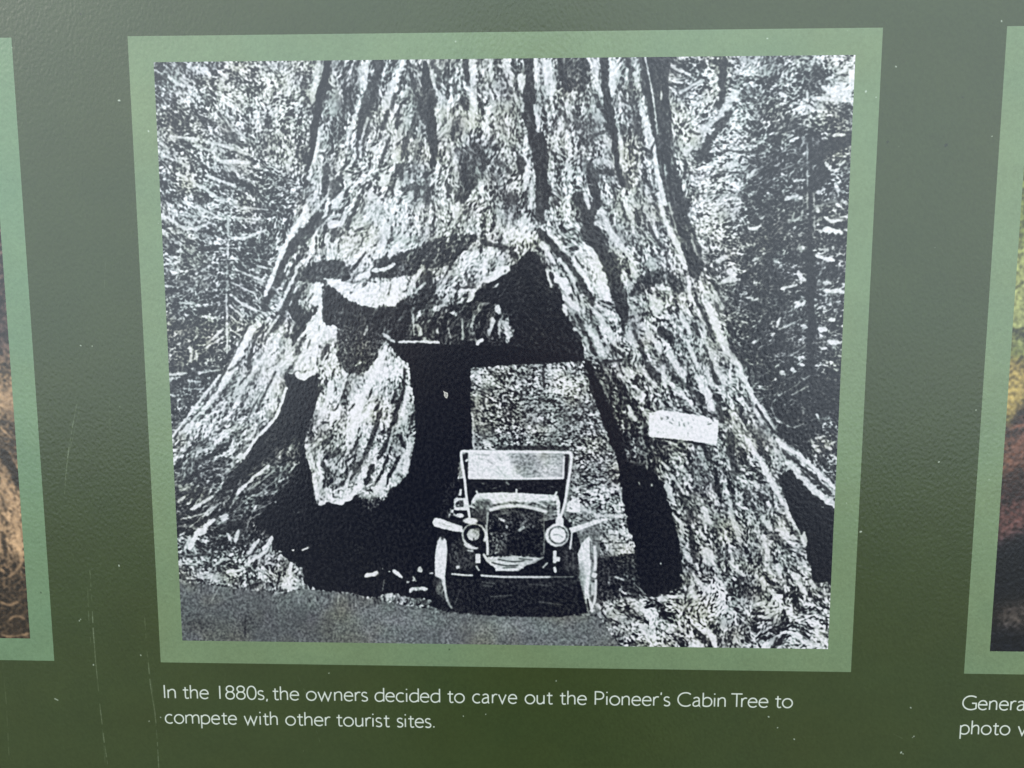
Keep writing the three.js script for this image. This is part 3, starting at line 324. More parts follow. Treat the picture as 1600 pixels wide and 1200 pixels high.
  lines([[0.7, 8, 280, 590, 285, 700], [0.7, 9, 235, 610, 240, 660], [0.7, 20, 185, 570, 190, 575], [0.8, 12, 230, 770, 240, 790], [0.7, 16, 310, 780, 320, 800], [0.5, 20, -10, 130, 40, 230], [0.6, 14, 20, 60, 60, 130]]);
  // bark below and right of it
  lines([[1.2, 28, 590, 100, 650, 220, 705, 330], [1.2, 28, 840, 10, 900, 140, 960, 265, 1010, 335, 1085, 440], [-0.1, 16, 960, 285, 1050, 420, 1130, 505], [1.05, 18, 960, 310, 1010, 410], [1.15, 26, 900, 500, 980, 620, 1040, 740, 1120, 870, 1200, 1020, 1275, 1150], [0.1, 44, 780, 460, 810, 600, 840, 750], [1, 44, 400, 780, 450, 890], [1.1, 44, 620, 930, 690, 1040], [1, 30, 780, 890, 820, 1000, 870, 1150], [0.05, 36, 470, 770, 560, 1010], [0.1, 26, 430, 90, 560, 200, 650, 300], [1, 26, 110, 50, 150, 150], [1.05, 18, 230, 40, 345, 185], [1, 24, 165, 290, 215, 395], [1.05, 24, 380, 40, 400, 180], [0.05, 26, 700, 220, 760, 400], [0, 50, 240, 110, 190, 160], [1.05, 18, 640, 40, 700, 180], [0.95, 18, 760, 100, 770, 240], [1, 20, 800, 320, 850, 440], [1, 18, 430, 720, 520, 850], [1, 16, 370, 640, 430, 700], [0.1, 18, 640, 700, 720, 840], [1, 26, 950, 760, 990, 810], [1.05, 34, 1000, 980, 1060, 1080], [0.05, 24, 900, 800, 960, 960], [1.1, 34, 1090, 1060, 1200, 1130], [0.05, 20, 1060, 660, 1000, 560], [1, 16, 440, 960, 520, 1080], [0.1, 20, 860, 560, 920, 680], [1, 16, 1080, 560, 1130, 640]]);
  // roots and the dark behind them
  d.fill(-0.45, [1100, 735, 1180, 690, 1300, 810, 1400, 900, 1480, 960, 1480, 1400, 1330, 1400, 1290, 1250, 1270, 1130, 1200, 1010, 1150, 880], 5, 9);
  d.fill(-0.25, [1000, 250, 1100, 180, 1300, 90, 1520, 40, 1520, 330, 1340, 400, 1320, 600, 1240, 600, 1110, 480], 14);
  d.fill(0.1, [1280, 600, 1400, 420, 1500, 400, 1490, 780, 1380, 700], 14);
  lines([[1.25, 24, 1090, 500, 1160, 560, 1260, 622, 1380, 735, 1475, 830], [-0.2, 14, 1160, 600, 1300, 720, 1440, 850], [1.1, 36, 1150, 640, 1230, 720, 1320, 812, 1400, 880, 1475, 935], [-0.1, 12, 1240, 690, 1340, 790], [0.5, 11, 1310, 100, 1180, 190, 1100, 235], [0.5, 10, 1090, 250, 1060, 300, 1095, 385], [0.5, 12, 1110, 395, 1200, 430, 1270, 400], [0.35, 9, 1240, 265, 1262, 330, 1240, 380], [0.6, 10, 1300, 170, 1180, 230], [0.5, 8, 1120, 510, 1220, 580], [1.1, 18, 1090, 390, 1120, 400], [0.9, 14, 1340, 340, 1360, 380], [1, 16, 1330, 500, 1400, 480], [1, 18, 1310, 545, 1360, 550], [1, 16, 1390, 540, 1440, 570], [1, 14, 1420, 640, 1440, 650], [0.9, 12, 1380, 600, 1400, 610], [0.9, 14, 1430, 530, 1470, 520], [0.8, 20, 1370, 930, 1390, 930], [0.9, 20, 1110, 95, 1150, 100], [1.1, 24, 1190, 70, 1215, 90], [0.7, 12, 1240, 120, 1270, 130], [0.9, 12, 1450, 60, 1480, 80], [0.8, 12, 1380, 90, 1400, 60]]);
  // notice board nailed to the bark
  d.fill(-0.2, [300, 480, 560, 515, 720, 545, 720, 560, 560, 530, 300, 500], 4);
  d.fill(1.5, [298, 345, 370, 324, 480, 340, 600, 352, 732, 386, 728, 470, 716, 542, 560, 515, 420, 500, 294, 490], 2, 3); d.grain(0.06, 4, 0.5, [298, 345, 370, 324, 732, 386, 716, 542, 294, 490], 1);
  lines([[0.4, 9, 312, 352, 330, 346], [0.4, 8, 318, 380, 326, 388], [0.35, 9, 368, 362, 376, 386, 384, 364], [0.2, 9, 400, 362, 420, 372, 402, 384], [0.2, 9, 420, 395, 446, 412], [0.25, 8, 440, 370, 452, 395], [0.3, 8, 484, 392, 488, 425], [0.3, 8, 500, 375, 506, 395], [0.3, 8, 512, 400, 520, 430], [0.3, 8, 540, 395, 546, 415], [0.35, 8, 566, 380, 580, 390], [0.3, 8, 560, 425, 570, 436], [0.3, 9, 655, 415, 690, 404], [0.35, 7, 660, 400, 672, 395], [0.35, 8, 345, 465, 360, 455], [0.4, 7, 382, 455, 390, 470], [0.55, 6, 540, 455, 538, 490], [0.6, 6, 640, 445, 650, 450], [0.55, 6, 350, 410, 356, 425], [0.6, 5, 620, 480, 624, 500], [0.6, 5, 470, 460, 476, 470]]);

  // --- ground
  d.at(zJ);
  d.fill(0.3, [60, 440, 200, 470, 420, 420, 560, 440, 700, 470, 850, 560, 860, 640, 740, 690, 60, 600], 12);
  d.fill(0.35, [40, 600, 250, 590, 420, 630, 700, 660, 860, 630, 1050, 650, 1300, 700, 1600, 750, 1900, 770, 2400, 790, 2700, 800, 2800, 850, 3000, 1100, 60, 1100], 22);
  d.grain(0.06, 3, 0.7, [60, 600, 250, 610, 420, 640, 700, 670, 860, 640, 1050, 660, 1300, 710, 1600, 760, 1900, 775, 2400, 800, 2700, 810, 2900, 1100, 60, 1100], 6);
  d.fill(0.39, [1100, 760, 1600, 770, 2300, 800, 2800, 820, 2900, 1000, 1300, 1000], 24); d.fill(0.3, [60, 700, 500, 720, 1000, 800, 1100, 1000, 60, 1000], 30);
  spots([[0.42, 880, 690, 120, 40, 10], [1.05, 780, 600, 75, 45], [0.72, 280, 560, 90, 40, 10], [0.6, 620, 570, 90, 50], [0.2, 520, 860, 60, 60], [0.22, 200, 850, 90, 60], [0.45, 1500, 840, 160, 40], [0.47, 2150, 880, 260, 40], [0.3, 420, 470, 90, 50], [0.3, 230, 480, 60, 30]]);
  for (let i = 0; i < 150; i++) { const u = rnd(), x = 80 + 1500 * u, y = 610 + 120 * u + 26 * gauss(), q = gauss(); d.line(rnd() < 0.6 ? 0.25 + 0.5 * rnd() : 0.05, 5 + 7 * rnd(), [x, y + 12, x + 3 * q, y, x + 9 * q, y - 14 - 16 * rnd()]); }
  for (let i = 0; i < 120; i++) { const x = 100 + 2700 * rnd(), y = 720 + 250 * rnd() + x * 0.02, q = gauss(); d.line(0.16 + 0.34 * rnd(), 4 + 5 * rnd(), [x, y, x + 22 + 20 * rnd(), y + 3 * q]); }
  d.fill(-0.45, [840, 420, 860, 600, 900, 640, 1060, 650, 1290, 690, 1400, 660, 1520, 690, 1600, 740, 1760, 770, 1960, 770, 2000, 300, 1000, 100, 640, 250, 690, 400], 5, 8);
  lines([[1.35, 24, 780, 470, 765, 555], [1.15, 20, 662, 310, 625, 400, 540, 460, 460, 520, 370, 532], [1.1, 18, 580, 330, 530, 400, 500, 420], [1.05, 22, 450, 272, 430, 352], [1, 26, 380, 200, 340, 205], [1.1, 24, 390, 300, 395, 340], [1.1, 16, 700, 405, 725, 410], [1.2, 20, 780, 400, 800, 392], [1.1, 14, 845, 400, 890, 380], [1.4, 28, 1235, 562, 1325, 538], [1.2, 20, 1350, 520, 1355, 510], [1.4, 24, 1385, 535, 1400, 530], [1.4, 22, 1415, 520, 1478, 572], [1.2, 16, 1500, 602, 1515, 600], [1.2, 18, 1535, 590, 1560, 580], [0.5, 8, 1362, 580, 1352, 660], [1, 30, 1370, 690, 1400, 680], [1, 14, 1340, 690, 1350, 680], [0.9, 12, 90, 480, 200, 490], [1.1, 26, 80, 480, 95, 500], [0.95, 16, 290, 500, 360, 455, 410, 460], [0.95, 22, 200, 560, 280, 570, 340, 550], [1, 14, 520, 440, 520, 480], [0.6, 8, 330, 630, 280, 720], [0.05, 20, 480, 500, 560, 540], [0.05, 14, 120, 440, 300, 420], [1, 14, 620, 430, 660, 435], [0.9, 16, 590, 460, 680, 490], [0.0, 12, 495, 800, 490, 940], [1, 18, 150, 300, 110, 400], [1.1, 20, 720, 560, 740, 600], [1.1, 20, 700, 620, 820, 640], [0.05, 14, 690, 600, 730, 590], [0.6, 14, 930, 690, 940, 720], [1, 14, 910, 630, 930, 640]]);
  d.at(zK);
  lines([[1.05, 60, 210, 520, 240, 530], [1.05, 24, 160, 665, 190, 640, 275, 645], [1, 34, 20, 690, 50, 670], [0.9, 22, 240, 705, 260, 705], [0.85, 26, 110, 710, 140, 690], [1.1, 22, 140, 600, 160, 595], [1, 20, 280, 545, 310, 540], [0.8, 14, 200, 600, 180, 560], [0.8, 14, 270, 740, 300, 760], [0.3, 30, 180, 710, 300, 720]]);
  // fallen leaves, lower right
  d.at(zL); d.fill(0.95, [-40, 270, 90, 270, 125, 340, 128, 420, 20, 440, -60, 400], 6, 8); lines([[0.1, 10, -30, 300, 60, 310], [0.15, 9, 0, 350, 90, 352], [0.1, 8, -20, 390, 60, 386]]);
  d.fill(-0.08, [-110, 440, 130, 425, 160, 560, 200, 700, -140, 720, -130, 560], 10); d.grain(0.2, 5, 0.6, [-140, 440, 130, 425, 160, 560, 200, 700, -140, 720], 6);
  d.fill(-0.5, [60, 60, 130, 400, 150, 560, 200, 695, 330, 685, 415, 650, 425, 560, 400, 330, 350, 250, 300, 60], 6, 8);
  lines([[0.9, 14, 0, 560, 60, 590], [0.6, 8, 120, 600, 200, 680], [1.4, 14, 288, 476, 294, 486]]);
  d.fill(0.66, [-120, 740, 60, 720, 250, 700, 420, 640, 600, 560, 700, 660, 850, 720, 1060, 660, 1260, 680, 1400, 600, 1400, 1100, 160, 1100, 60, 980, -60, 800], 16); d.grain(0.45, 7, 0.95, [-140, 740, 60, 720, 250, 700, 420, 640, 600, 560, 700, 660, 850, 720, 1060, 660, 1260, 680, 1400, 600, 1400, 1100, 160, 1100, 60, 980, -60, 800], 10);
  spots([[0.0, 1180, 690, 120, 30, 10], [0.05, 850, 640, 90, 60], [0.05, 1040, 900, 60, 90], [0.0, 320, 820, 60, 40], [0.1, 860, 870, 40, 120, 20], [0.1, 300, 730, 120, 25], [0.95, 180, 780, 100, 40, 40], [0.95, 260, 900, 90, 70], [0.95, 620, 650, 80, 60], [0.9, 1250, 950, 70, 60], [0.1, 420, 970, 60, 40], [0.05, 760, 640, 50, 50]]);
  lines([[1.1, 26, 890, 740, 960, 720], [1.05, 22, 1010, 680, 940, 800], [1.15, 30, 1120, 520, 1160, 620, 1200, 680], [1, 22, 1220, 580, 1260, 640], [1.1, 24, 470, 620, 520, 720], [1.1, 20, 500, 580, 600, 660], [1.1, 22, 620, 560, 700, 640], [0, 14, 540, 720, 590, 670], [1.1, 26, 160, 860, 220, 960], [1.05, 20, 300, 880, 440, 900], [1.1, 22, 480, 950, 560, 1020], [0, 14, 480, 860, 580, 960], [1, 22, 1180, 960, 1300, 1010], [1, 30, 930, 300, 960, 470], [1.05, 90, 540, 400, 620, 490], [0.9, 40, 430, 400, 470, 460], [1.05, 50, 1110, 300, 1140, 330], [1.05, 34, 1190, 280, 1190, 380], [0.05, 30, 480, 280, 500, 480], [0.1, 50, 800, 500, 780, 600], [1.05, 26, 920, 560, 940, 650], [1.05, 40, 1020, 480, 1040, 560], [1, 22, 770, 520, 820, 560], [1, 20, 880, 540, 900, 580], [1, 22, 560, 150, 620, 250], [1, 16, 720, 160, 780, 310]]);

  d.at(PX); for (let i = 0; i < 90; i++) { const u = rnd(), x = 930 + 70 * u + 14 * gauss(), y = 940 + 75 * u + 6 * gauss(), a = rnd() * 3; d.line(rnd() < 0.55 ? 0.7 + 0.3 * rnd() : 0.1, 2 + 3 * rnd(), [x, y, x + 7 * Math.cos(a), y + 5 * Math.sin(a)]); }
  // --- the old motor car
  d.at(zM); d.clean = true;
  d.grain(0.1, 4, 0.5, [230, 90, 945, 90, 920, 520, 1110, 520, 1110, 1120, 60, 1120, 50, 510, 230, 520], 6);
  d.grain(0.36, 4, 0.35, [940, 90, 1200, 90, 1200, 520, 1000, 540, 915, 560], 4);
  d.fill(-0.36, [150, 270, 270, 270, 900, 270, 880, 500, 960, 600, 990, 700, 980, 900, 1030, 1110, 880, 1130, 500, 1120, 180, 1100, 60, 1060, 90, 600], 6);
  d.fill(-0.2, [980, 1110, 880, 1135, 500, 1130, 180, 1110, 100, 1090, 160, 900, 970, 900], 8, 8);
  lines([[-0.3, 60, 130, 640, 170, 850], [0.28, 16, 420, 930, 360, 940], [0.25, 10, 720, 1040, 880, 1060]]);
  d.fill(0.02, [270, 700, 330, 720, 330, 850, 180, 850, 170, 700, 230, 640], 12); d.fill(-0.02, [870, 700, 960, 660, 975, 860, 870, 865], 10); d.fill(-0.1, [360, 895, 960, 895, 960, 960, 360, 950], 10);
  lines([[0.3, 9, 170, 740, 178, 800], [0.25, 12, 250, 760, 300, 790], [0.22, 10, 900, 720, 910, 850], [0.25, 9, 940, 730, 945, 840], [0.3, 8, 370, 915, 460, 930], [0.25, 8, 380, 940, 440, 945], [0.22, 8, 660, 930, 800, 940], [0.25, 10, 420, 1010, 560, 1000], [0.2, 9, 240, 960, 200, 1060]]);
  // windscreen
  d.fill(1.2, [285, 105, 540, 105, 580, 180, 620, 250, 640, 270, 285, 272], 1); d.fill(0.72, [520, 108, 885, 108, 885, 268, 640, 270, 590, 220, 560, 160], 10); d.spot(0.9, 800, 210, 70, 40, 0.8); d.spot(0.6, 640, 180, 60, 60, 0.8); d.fill(-0.3, [250, 120, 285, 110, 285, 275, 270, 275], 1); d.fill(-0.2, [888, 120, 915, 120, 905, 275, 888, 270], 1);
  lines([[0.65, 9, 345, 140, 380, 155], [0.65, 9, 400, 150, 440, 180], [0.65, 10, 470, 130, 500, 165], [0.8, 8, 430, 210, 500, 250], [0.75, 8, 460, 190, 520, 260], [0.72, 8, 330, 120, 420, 125], [0.75, 9, 855, 180, 855, 250], [1.3, 14, 286, 268, 620, 272, 885, 268], [1.25, 12, 886, 130, 880, 266], [1.35, 14, 300, 100, 540, 102, 760, 104, 920, 108]]);
  lines([[1.35, 17, 300, 102, 262, 98, 242, 108, 246, 170, 262, 260, 275, 380, 295, 515], [1.35, 17, 900, 106, 928, 116, 930, 170, 910, 300, 890, 420, 862, 520], [1.2, 14, 282, 150, 268, 165]]);
  // dash and scuttle
  d.fill(-0.3, [272, 280, 900, 280, 880, 360, 840, 380, 330, 380, 290, 360], 1);
  lines([[0.5, 10, 480, 320, 490, 318], [0.6, 12, 520, 290, 545, 310], [0.5, 8, 370, 300, 390, 305], [0.5, 8, 800, 320, 820, 325], [0.45, 8, 440, 335, 470, 325], [0.4, 8, 600, 330, 620, 335], [1.2, 14, 335, 345, 345, 362], [1.2, 14, 588, 335, 588, 360], [1.2, 14, 840, 350, 828, 378]]);
  // bonnet: bright rim, dark shoulder, radiator shell
  d.fill(0.45, [330, 380, 850, 375, 865, 440, 850, 520, 760, 540, 760, 480, 600, 450, 410, 480, 400, 540, 330, 500, 300, 430], 3); d.grain(0.18, 6, 0.6, [330, 380, 850, 375, 865, 440, 850, 520, 400, 540, 300, 430], 4);
  d.fill(0.1, [310, 430, 400, 470, 395, 560, 300, 500], 8);
  d.fill(1.2, [340, 362, 500, 356, 600, 360, 830, 372, 862, 420, 860, 520, 840, 500, 835, 410, 760, 405, 700, 420, 540, 415, 440, 430, 420, 400, 345, 400, 315, 430, 302, 415], 3);
  lines([[1.1, 22, 420, 468, 500, 446, 590, 440, 690, 456, 780, 482], [1.2, 16, 320, 400, 340, 372], [0.3, 16, 576, 422, 580, 436], [0.2, 20, 380, 430, 420, 424], [1, 12, 700, 410, 780, 450], [0.5, 18, 800, 440, 810, 520]]);
  d.fill(-0.05, [418, 482, 520, 462, 590, 458, 690, 470, 755, 490, 756, 752, 418, 752], 2, 4); d.grain(0.22, 5, 0.8, [418, 482, 590, 458, 755, 490, 756, 752, 418, 752], 3);
  d.fill(0.24, [520, 560, 560, 580, 520, 680, 505, 745, 430, 740, 440, 650, 490, 640], 8); d.fill(-0.3, [530, 600, 745, 600, 745, 745, 520, 745], 14);
  lines([[0.8, 22, 600, 598, 640, 570], [0.5, 16, 610, 570, 650, 530], [0.55, 12, 515, 630, 530, 622], [0.7, 13, 412, 480, 402, 600, 408, 750], [0.5, 10, 758, 490, 762, 640, 758, 750], [0.8, 14, 395, 560, 405, 600], [0.3, 14, 440, 500, 560, 480], [0.35, 14, 620, 490, 650, 530]]);
  d.fill(1.05, [412, 758, 600, 755, 745, 765, 700, 800, 650, 815, 600, 848, 460, 848, 455, 830, 420, 810, 395, 780], 2, 4); lines([[0, 9, 470, 775, 560, 790, 640, 785], [0, 9, 430, 795, 520, 815, 600, 812], [0, 8, 600, 770, 690, 780], [0.1, 8, 500, 830, 590, 825], [1.25, 14, 455, 842, 600, 842], [0.6, 14, 690, 800, 760, 760], [1, 20, 380, 740, 410, 790]]);
  // side lamps and steps
  d.fill(1.2, [195, 400, 215, 392, 285, 392, 285, 470, 195, 468], 1, 2); d.fill(0.15, [210, 410, 258, 405, 258, 450, 212, 450], 1); lines([[1.1, 18, 240, 335, 235, 380], [1.1, 20, 238, 262, 246, 268], [1, 14, 280, 440, 330, 452]]);
  d.fill(1.3, [905, 425, 940, 392, 985, 410, 985, 480, 950, 488, 900, 476], 1, 3); lines([[0.9, 30, 940, 320, 955, 350], [1, 14, 930, 380, 950, 395]]);
  d.spot(1.3, 233, 502, 28, 16, 0.1); d.spot(0.1, 180, 490, 26, 20, 0.4);
  // mudguards
  d.fill(1.3, [60, 545, 75, 515, 110, 518, 180, 545, 250, 568, 250, 605, 200, 602, 120, 582, 75, 570], 2); lines([[0.6, 6, 100, 548, 190, 575]]);
  d.fill(1.25, [915, 580, 1000, 555, 1100, 522, 1180, 515, 1110, 548, 1020, 580, 930, 615], 2); lines([[1.2, 12, 935, 600, 930, 660, 922, 715]]);
  // lamps
  const ring = (x, y, r, t) => d.spot(t, x, y, r, r, 0.03);
  ring(325, 628, 88, 1.2); d.spot(1.2, 300, 535, 50, 22, 0.1); ring(322, 622, 72, -0.4); ring(318, 622, 44, 1.0); d.spot(0.6, 338, 600, 22, 26, 0.4); d.spot(-0.3, 352, 680, 50, 26, 0.3); lines([[-0.1, 8, 318, 640, 324, 662], [1.1, 14, 260, 680, 300, 705, 350, 705], [1, 12, 280, 720, 320, 724], [1.15, 18, 400, 600, 406, 680, 408, 750], [-0.3, 14, 352, 700, 390, 680]]);
  ring(842, 625, 82, 1.25); d.spot(1.3, 858, 540, 28, 40, 0.1); ring(848, 625, 66, 0.15); ring(848, 624, 54, 1.35); lines([[0.3, 10, 846, 578, 854, 585], [0.5, 8, 815, 625, 850, 620, 880, 640], [0.4, 9, 835, 678, 870, 676]]);
  lines([[1.2, 34, 348, 740, 348, 800], [1.25, 50, 342, 835, 350, 830], [1.2, 24, 828, 720, 826, 800], [1.25, 46, 820, 842, 838, 838], [1.1, 26, 850, 760, 848, 790], [0.9, 14, 750, 830, 785, 795], [1.1, 22, 210, 828, 232, 822]]);
  // axle
  lines([[1.1, 14, 180, 866, 260, 874, 325, 876], [1.1, 15, 360, 876, 480, 884, 620, 886, 800, 886], [0.5, 10, 800, 886, 950, 884]]); d.fill(-0.5, [318, 850, 362, 850, 362, 895, 318, 895], 1);
  // wheels
  d.fill(1.25, [115, 630, 130, 628, 150, 660, 156, 720, 150, 800, 142, 880, 150, 980, 165, 1050, 150, 1040, 130, 960, 116, 900, 80, 880, 76, 800, 82, 720, 95, 660], 3); d.fill(0.4, [78, 900, 112, 900, 128, 960, 140, 1030, 90, 1000, 78, 950], 10); lines([[0.75, 14, 150, 1000, 165, 1050, 185, 1085]]); d.spot(0.1, 125, 640, 12, 20, 0.3);
  d.fill(1.2, [1000, 670, 1040, 630, 1060, 660, 1056, 760, 1050, 860, 1040, 960, 1044, 1030, 1070, 1060, 1060, 1112, 1040, 1090, 1015, 1010, 1010, 930, 985, 850, 970, 740], 3); d.fill(0.55, [970, 800, 1005, 800, 1012, 900, 1000, 960, 975, 900], 12); lines([[1.15, 20, 1075, 690, 1082, 780, 1078, 850], [1.2, 34, 1060, 870, 1090, 880], [0.85, 34, 1065, 920, 1068, 1000], [1.1, 16, 1085, 900, 1082, 1000, 1070, 1060], [0.2, 10, 1050, 660, 1052, 780], [0.3, 8, 1050, 930, 1050, 1000], [1, 22, 1085, 1055, 1120, 1080], [1.1, 16, 1130, 1090, 1150, 1120], [-0.2, 12, 1030, 1020, 1045, 1095]]);
  const dirs = [[490, 200, 101], [500, 120, 97], [440, 400, 118], [460, 350, 120], [350, 600, 127], [300, 680, 138], [400, 540, 118], [700, 150, 91], [600, 150, 100], [640, 220, 102], [560, 200, 108], [560, 300, 118], [560, 380, 125], [620, 340, 105], [700, 330, 95], [760, 250, 95], [700, 420, 128], [650, 440, 120], [740, 420, 130], [800, 120, 88], [860, 160, 84], [830, 350, 85], [780, 330, 100], [880, 400, 55], [930, 450, 58], [920, 340, 65], [960, 250, 80], [900, 230, 80], [1000, 150, 78], [1030, 200, 78], [1040, 300, 72], [980, 320, 70], [1000, 400, 60], [1060, 450, 62], [1030, 470, 70], [1120, 560, 60], [1060, 560, 62], [1150, 650, 58], [1200, 720, 50], [1270, 760, 42], [1000, 620, 65], [970, 580, 60], [1060, 760, 62], [1080, 680, 55], [1150, 800, 64], [1200, 850, 62], [1100, 900, 60], [560, 680, 112], [520, 640, 100], [600, 740, 108], [620, 620, 105], [540, 600, 95], [330, 780, 145], [300, 740, 142], [400, 760, 140], [360, 660, 132], [420, 600, 115], [300, 130, 40], [260, 180, 40], [350, 200, 45], [420, 160, 115], [440, 220, 120], [380, 120, 20], [300, 280, 30], [380, 270, 20], [280, 400, 30], [420, 300, 25], [400, 420, 28], [390, 470, 35], [320, 450, 150], [300, 550, 165], [290, 330, 25], [1080, 110, 30], [1120, 180, 135], [1150, 130, 20], [1140, 240, 178], [1140, 300, 178], [1220, 250, 150], [1300, 150, 10], [1240, 120, 150], [1300, 240, 160], [1300, 350, 10], [1220, 400, 165], [1190, 500, 160], [1300, 450, 160], [1300, 600, 30], [1220, 600, 150], [1250, 330, 155], [830, 620, 0], [880, 680, 8], [780, 600, 30], [940, 760, 15], [960, 800, 50], [860, 720, 0], [1000, 960, 35], [1060, 980, 45], [1100, 940, 130], [1150, 980, 50], [1200, 970, 140], [1280, 980, 30], [1240, 930, 60], [350, 880, 165], [440, 890, 100], [300, 870, 15], [400, 950, 95], [700, 980, 92], [560, 950, 95]];
  d.scatter(dirs, 8000);
  const px = d.develop(dirs, { ink: [0.0003, 0.0013, 0.008], paper: [0.86, 0.80, 0.82] });
  return { px, w: d.w, h: d.h };
}

// ---------------------------------------------------------------- the two neighbouring colour prints, of which only the edges show
function drawColourPhoto(side) {
  const [a, b] = frames[side], d = new Drawing(a + B, BOT + B, b - B, TOP - B, 1000); d.k = 0.92;
  const col = makeCanvas(d.w, d.h).getContext('2d');
  const area = (css, p, blur = 10) => d.soft(col, css, p, blur);
  d.at(PX);
  let dirs;
  if (side === 'left') {
    area('#b08c66', [-1300, -50, 200, -50, 200, 1150, -1300, 1150], 0); area('#7d6258', [-1300, -50, 60, -50, 60, 560, -1300, 520], 14); area('#c69f78', [-1300, 600, 60, 600, 60, 880, -1300, 900], 8); area('#a68463', [-1300, 880, 90, 870, 90, 1100, -1300, 1100], 10);
    d.grain(0.2, 3, 0.9, [-1300, -50, 200, -50, 200, 1150, -1300, 1150], 0); d.fill(0.45, [-1300, -50, 200, -50, 200, 1150, -1300, 1150]);
    d.fill(0.3, [-1300, 300, 60, 300, 60, 560, -1300, 560], 10); d.fill(0.95, [-200, 590, 60, 596, 60, 650, -200, 640], 8, 8); d.fill(0.1, [-200, 650, 60, 655, 60, 745, 0, 690, -200, 700], 5, 6); d.fill(-0.5, [0, 700, 12, 706, 30, 740, 30, 768, 10, 730, 0, 722], 2); d.fill(0.8, [-300, 700, 0, 715, 40, 790, 60, 880, -300, 860], 6, 8);
    d.fill(0.1, [-300, 860, 20, 880, 60, 870, 60, 1010, -300, 1010], 8);
    for (const q of [[1.1, 3, 0, 668, 20, 686], [1, 4, 2, 748, 14, 770, 26, 800], [0.2, 4, 0, 770, 10, 800], [1.2, 6, 24, 800, 30, 850, 34, 880], [0.1, 8, 4, 830, 10, 870], [1, 3, 2, 905, 20, 898, 34, 880], [1, 3, 4, 920, 12, 915], [1.1, 3, 0, 940, 14, 946, 30, 940], [0.9, 3, 10, 972, 26, 962, 40, 968], [1, 3, 0, 992, 20, 994, 46, 990], [1, 4, 4, 534, 14, 548], [0.9, 2, 0, 540, 10, 552], [1.1, 4, 0, 890, 8, 894]]) d.line(q[0], q[1], q.slice(2), 1);
    for (let i = 0; i < 60; i++) { const x = -1150 * rnd(), y = 80 + 900 * rnd(); d.line(rnd() < 0.5 ? 0 : 0.95, 4 + 14 * rnd(), [x, y, x + 10 * gauss(), y + 40, x + 20 * gauss(), y + 90 + 60 * rnd()], 2); }
    dirs = [[20, 750, 60], [20, 850, 88], [20, 480, 92], [20, 620, 20], [20, 940, 160], [-400, 300, 92], [-400, 700, 85], [-800, 400, 95], [-800, 900, 150]];
  } else {
    area('#8f9a4e', [1500, -50, 2900, -50, 2900, 1150, 1500, 1150], 0); area('#c0c27a', [1590, 380, 1760, 400, 1700, 560, 1570, 540], 14); area('#c9ac62', [1560, 560, 1640, 560, 1600, 650, 1560, 660], 5); area('#9a6650', [1570, 670, 1640, 590, 1900, 200, 2400, 200, 2600, 1100, 1540, 1100], 4); area('#8a5c54', [1540, 760, 1700, 760, 1700, 880, 1540, 870], 10); area('#3a3f50', [1530, 862, 1700, 790, 1900, 900, 1900, 1100, 1530, 1100], 10); area('#6d6058', [1540, 940, 1620, 930, 1620, 990, 1540, 980], 10); area('#76645c', [1900, 880, 2500, 880, 2500, 1100, 1900, 1100], 30);
    d.grain(0.15, 2.5, 0.95, [1500, -50, 2900, -50, 2900, 1150, 1500, 1150], 0); d.fill(0.6, [1500, -50, 2900, -50, 2900, 1150, 1500, 1150]);
    d.fill(0.75, [1560, 380, 1640, 380, 1640, 640, 1560, 660], 8); d.fill(0.1, [1560, 516, 1620, 508, 1620, 536, 1580, 530], 3, 3); d.fill(0.45, [1572, 670, 1640, 590, 1900, 200, 2400, 200, 2600, 1100, 1540, 1100], 3); d.fill(0.1, [1572, 668, 1600, 620, 1640, 590, 1640, 640, 1600, 670, 1572, 690], 4, 4); d.fill(0.62, [1568, 720, 1620, 668, 1640, 700, 1600, 730, 1566, 745], 5, 5); d.fill(-0.2, [1540, 862, 1566, 850, 1620, 830, 1700, 820, 1700, 940, 1620, 930, 1560, 955, 1540, 1100], 6, 6); d.fill(-0.1, [1540, 985, 1700, 960, 1700, 1100, 1540, 1100], 6); d.fill(0.0, [1560, 745, 1600, 730, 1640, 730, 1640, 770, 1580, 790, 1562, 790], 5, 5);
    for (const q of [[1, 3, 1576, 672, 1590, 666, 1610, 662], [1, 2, 1572, 722, 1582, 718], [0.9, 3, 1580, 700, 1600, 690], [0, 4, 1586, 570, 1600, 556], [0.1, 3, 1584, 452, 1600, 440]]) d.line(q[0], q[1], q.slice(2), 0.6);
    for (let i = 0; i < 60; i++) { const x = 1680 + 760 * rnd(), y = 120 + 860 * rnd(); d.line(rnd() < 0.5 ? 0.05 : 0.85, 4 + 14 * rnd(), [x, y, x - 10 * rnd(), y + 40, x - 30 * rnd(), y + 90 + 60 * rnd()], 2); }
    dirs = [[1590, 450, 30], [1590, 640, 130], [1590, 800, 150], [1590, 950, 170], [1900, 300, 120], [2100, 700, 100], [2400, 400, 80]];
  }
  const px = d.develop(dirs, { hard: 3.4, fine: 0.95, coarse: 2, ink: [0.013, 0.012, 0.015], paper: [1, 1, 1], tint: 0 }), c = col.getImageData(0, 0, d.w, d.h).data;
  for (let y = 0; y < d.h; y++) for (let x = 0; x < d.w; x++) {             // the grey of the drawing, dyed with the colour of each area
    const o = ((d.h - 1 - y) * d.w + x) * 4, q = (y * d.w + x) * 4, v = px[o] / 255, m = 0.82 + 0.5 * fbm(x / 14, y / 14, 41, 3);
    for (let k = 0; k < 3; k++) px[o + k] = clamp(c[q + k] * m * (0.1 + 0.86 * v), 10, 255);
  }
  return { px, w: d.w, h: d.h };
}
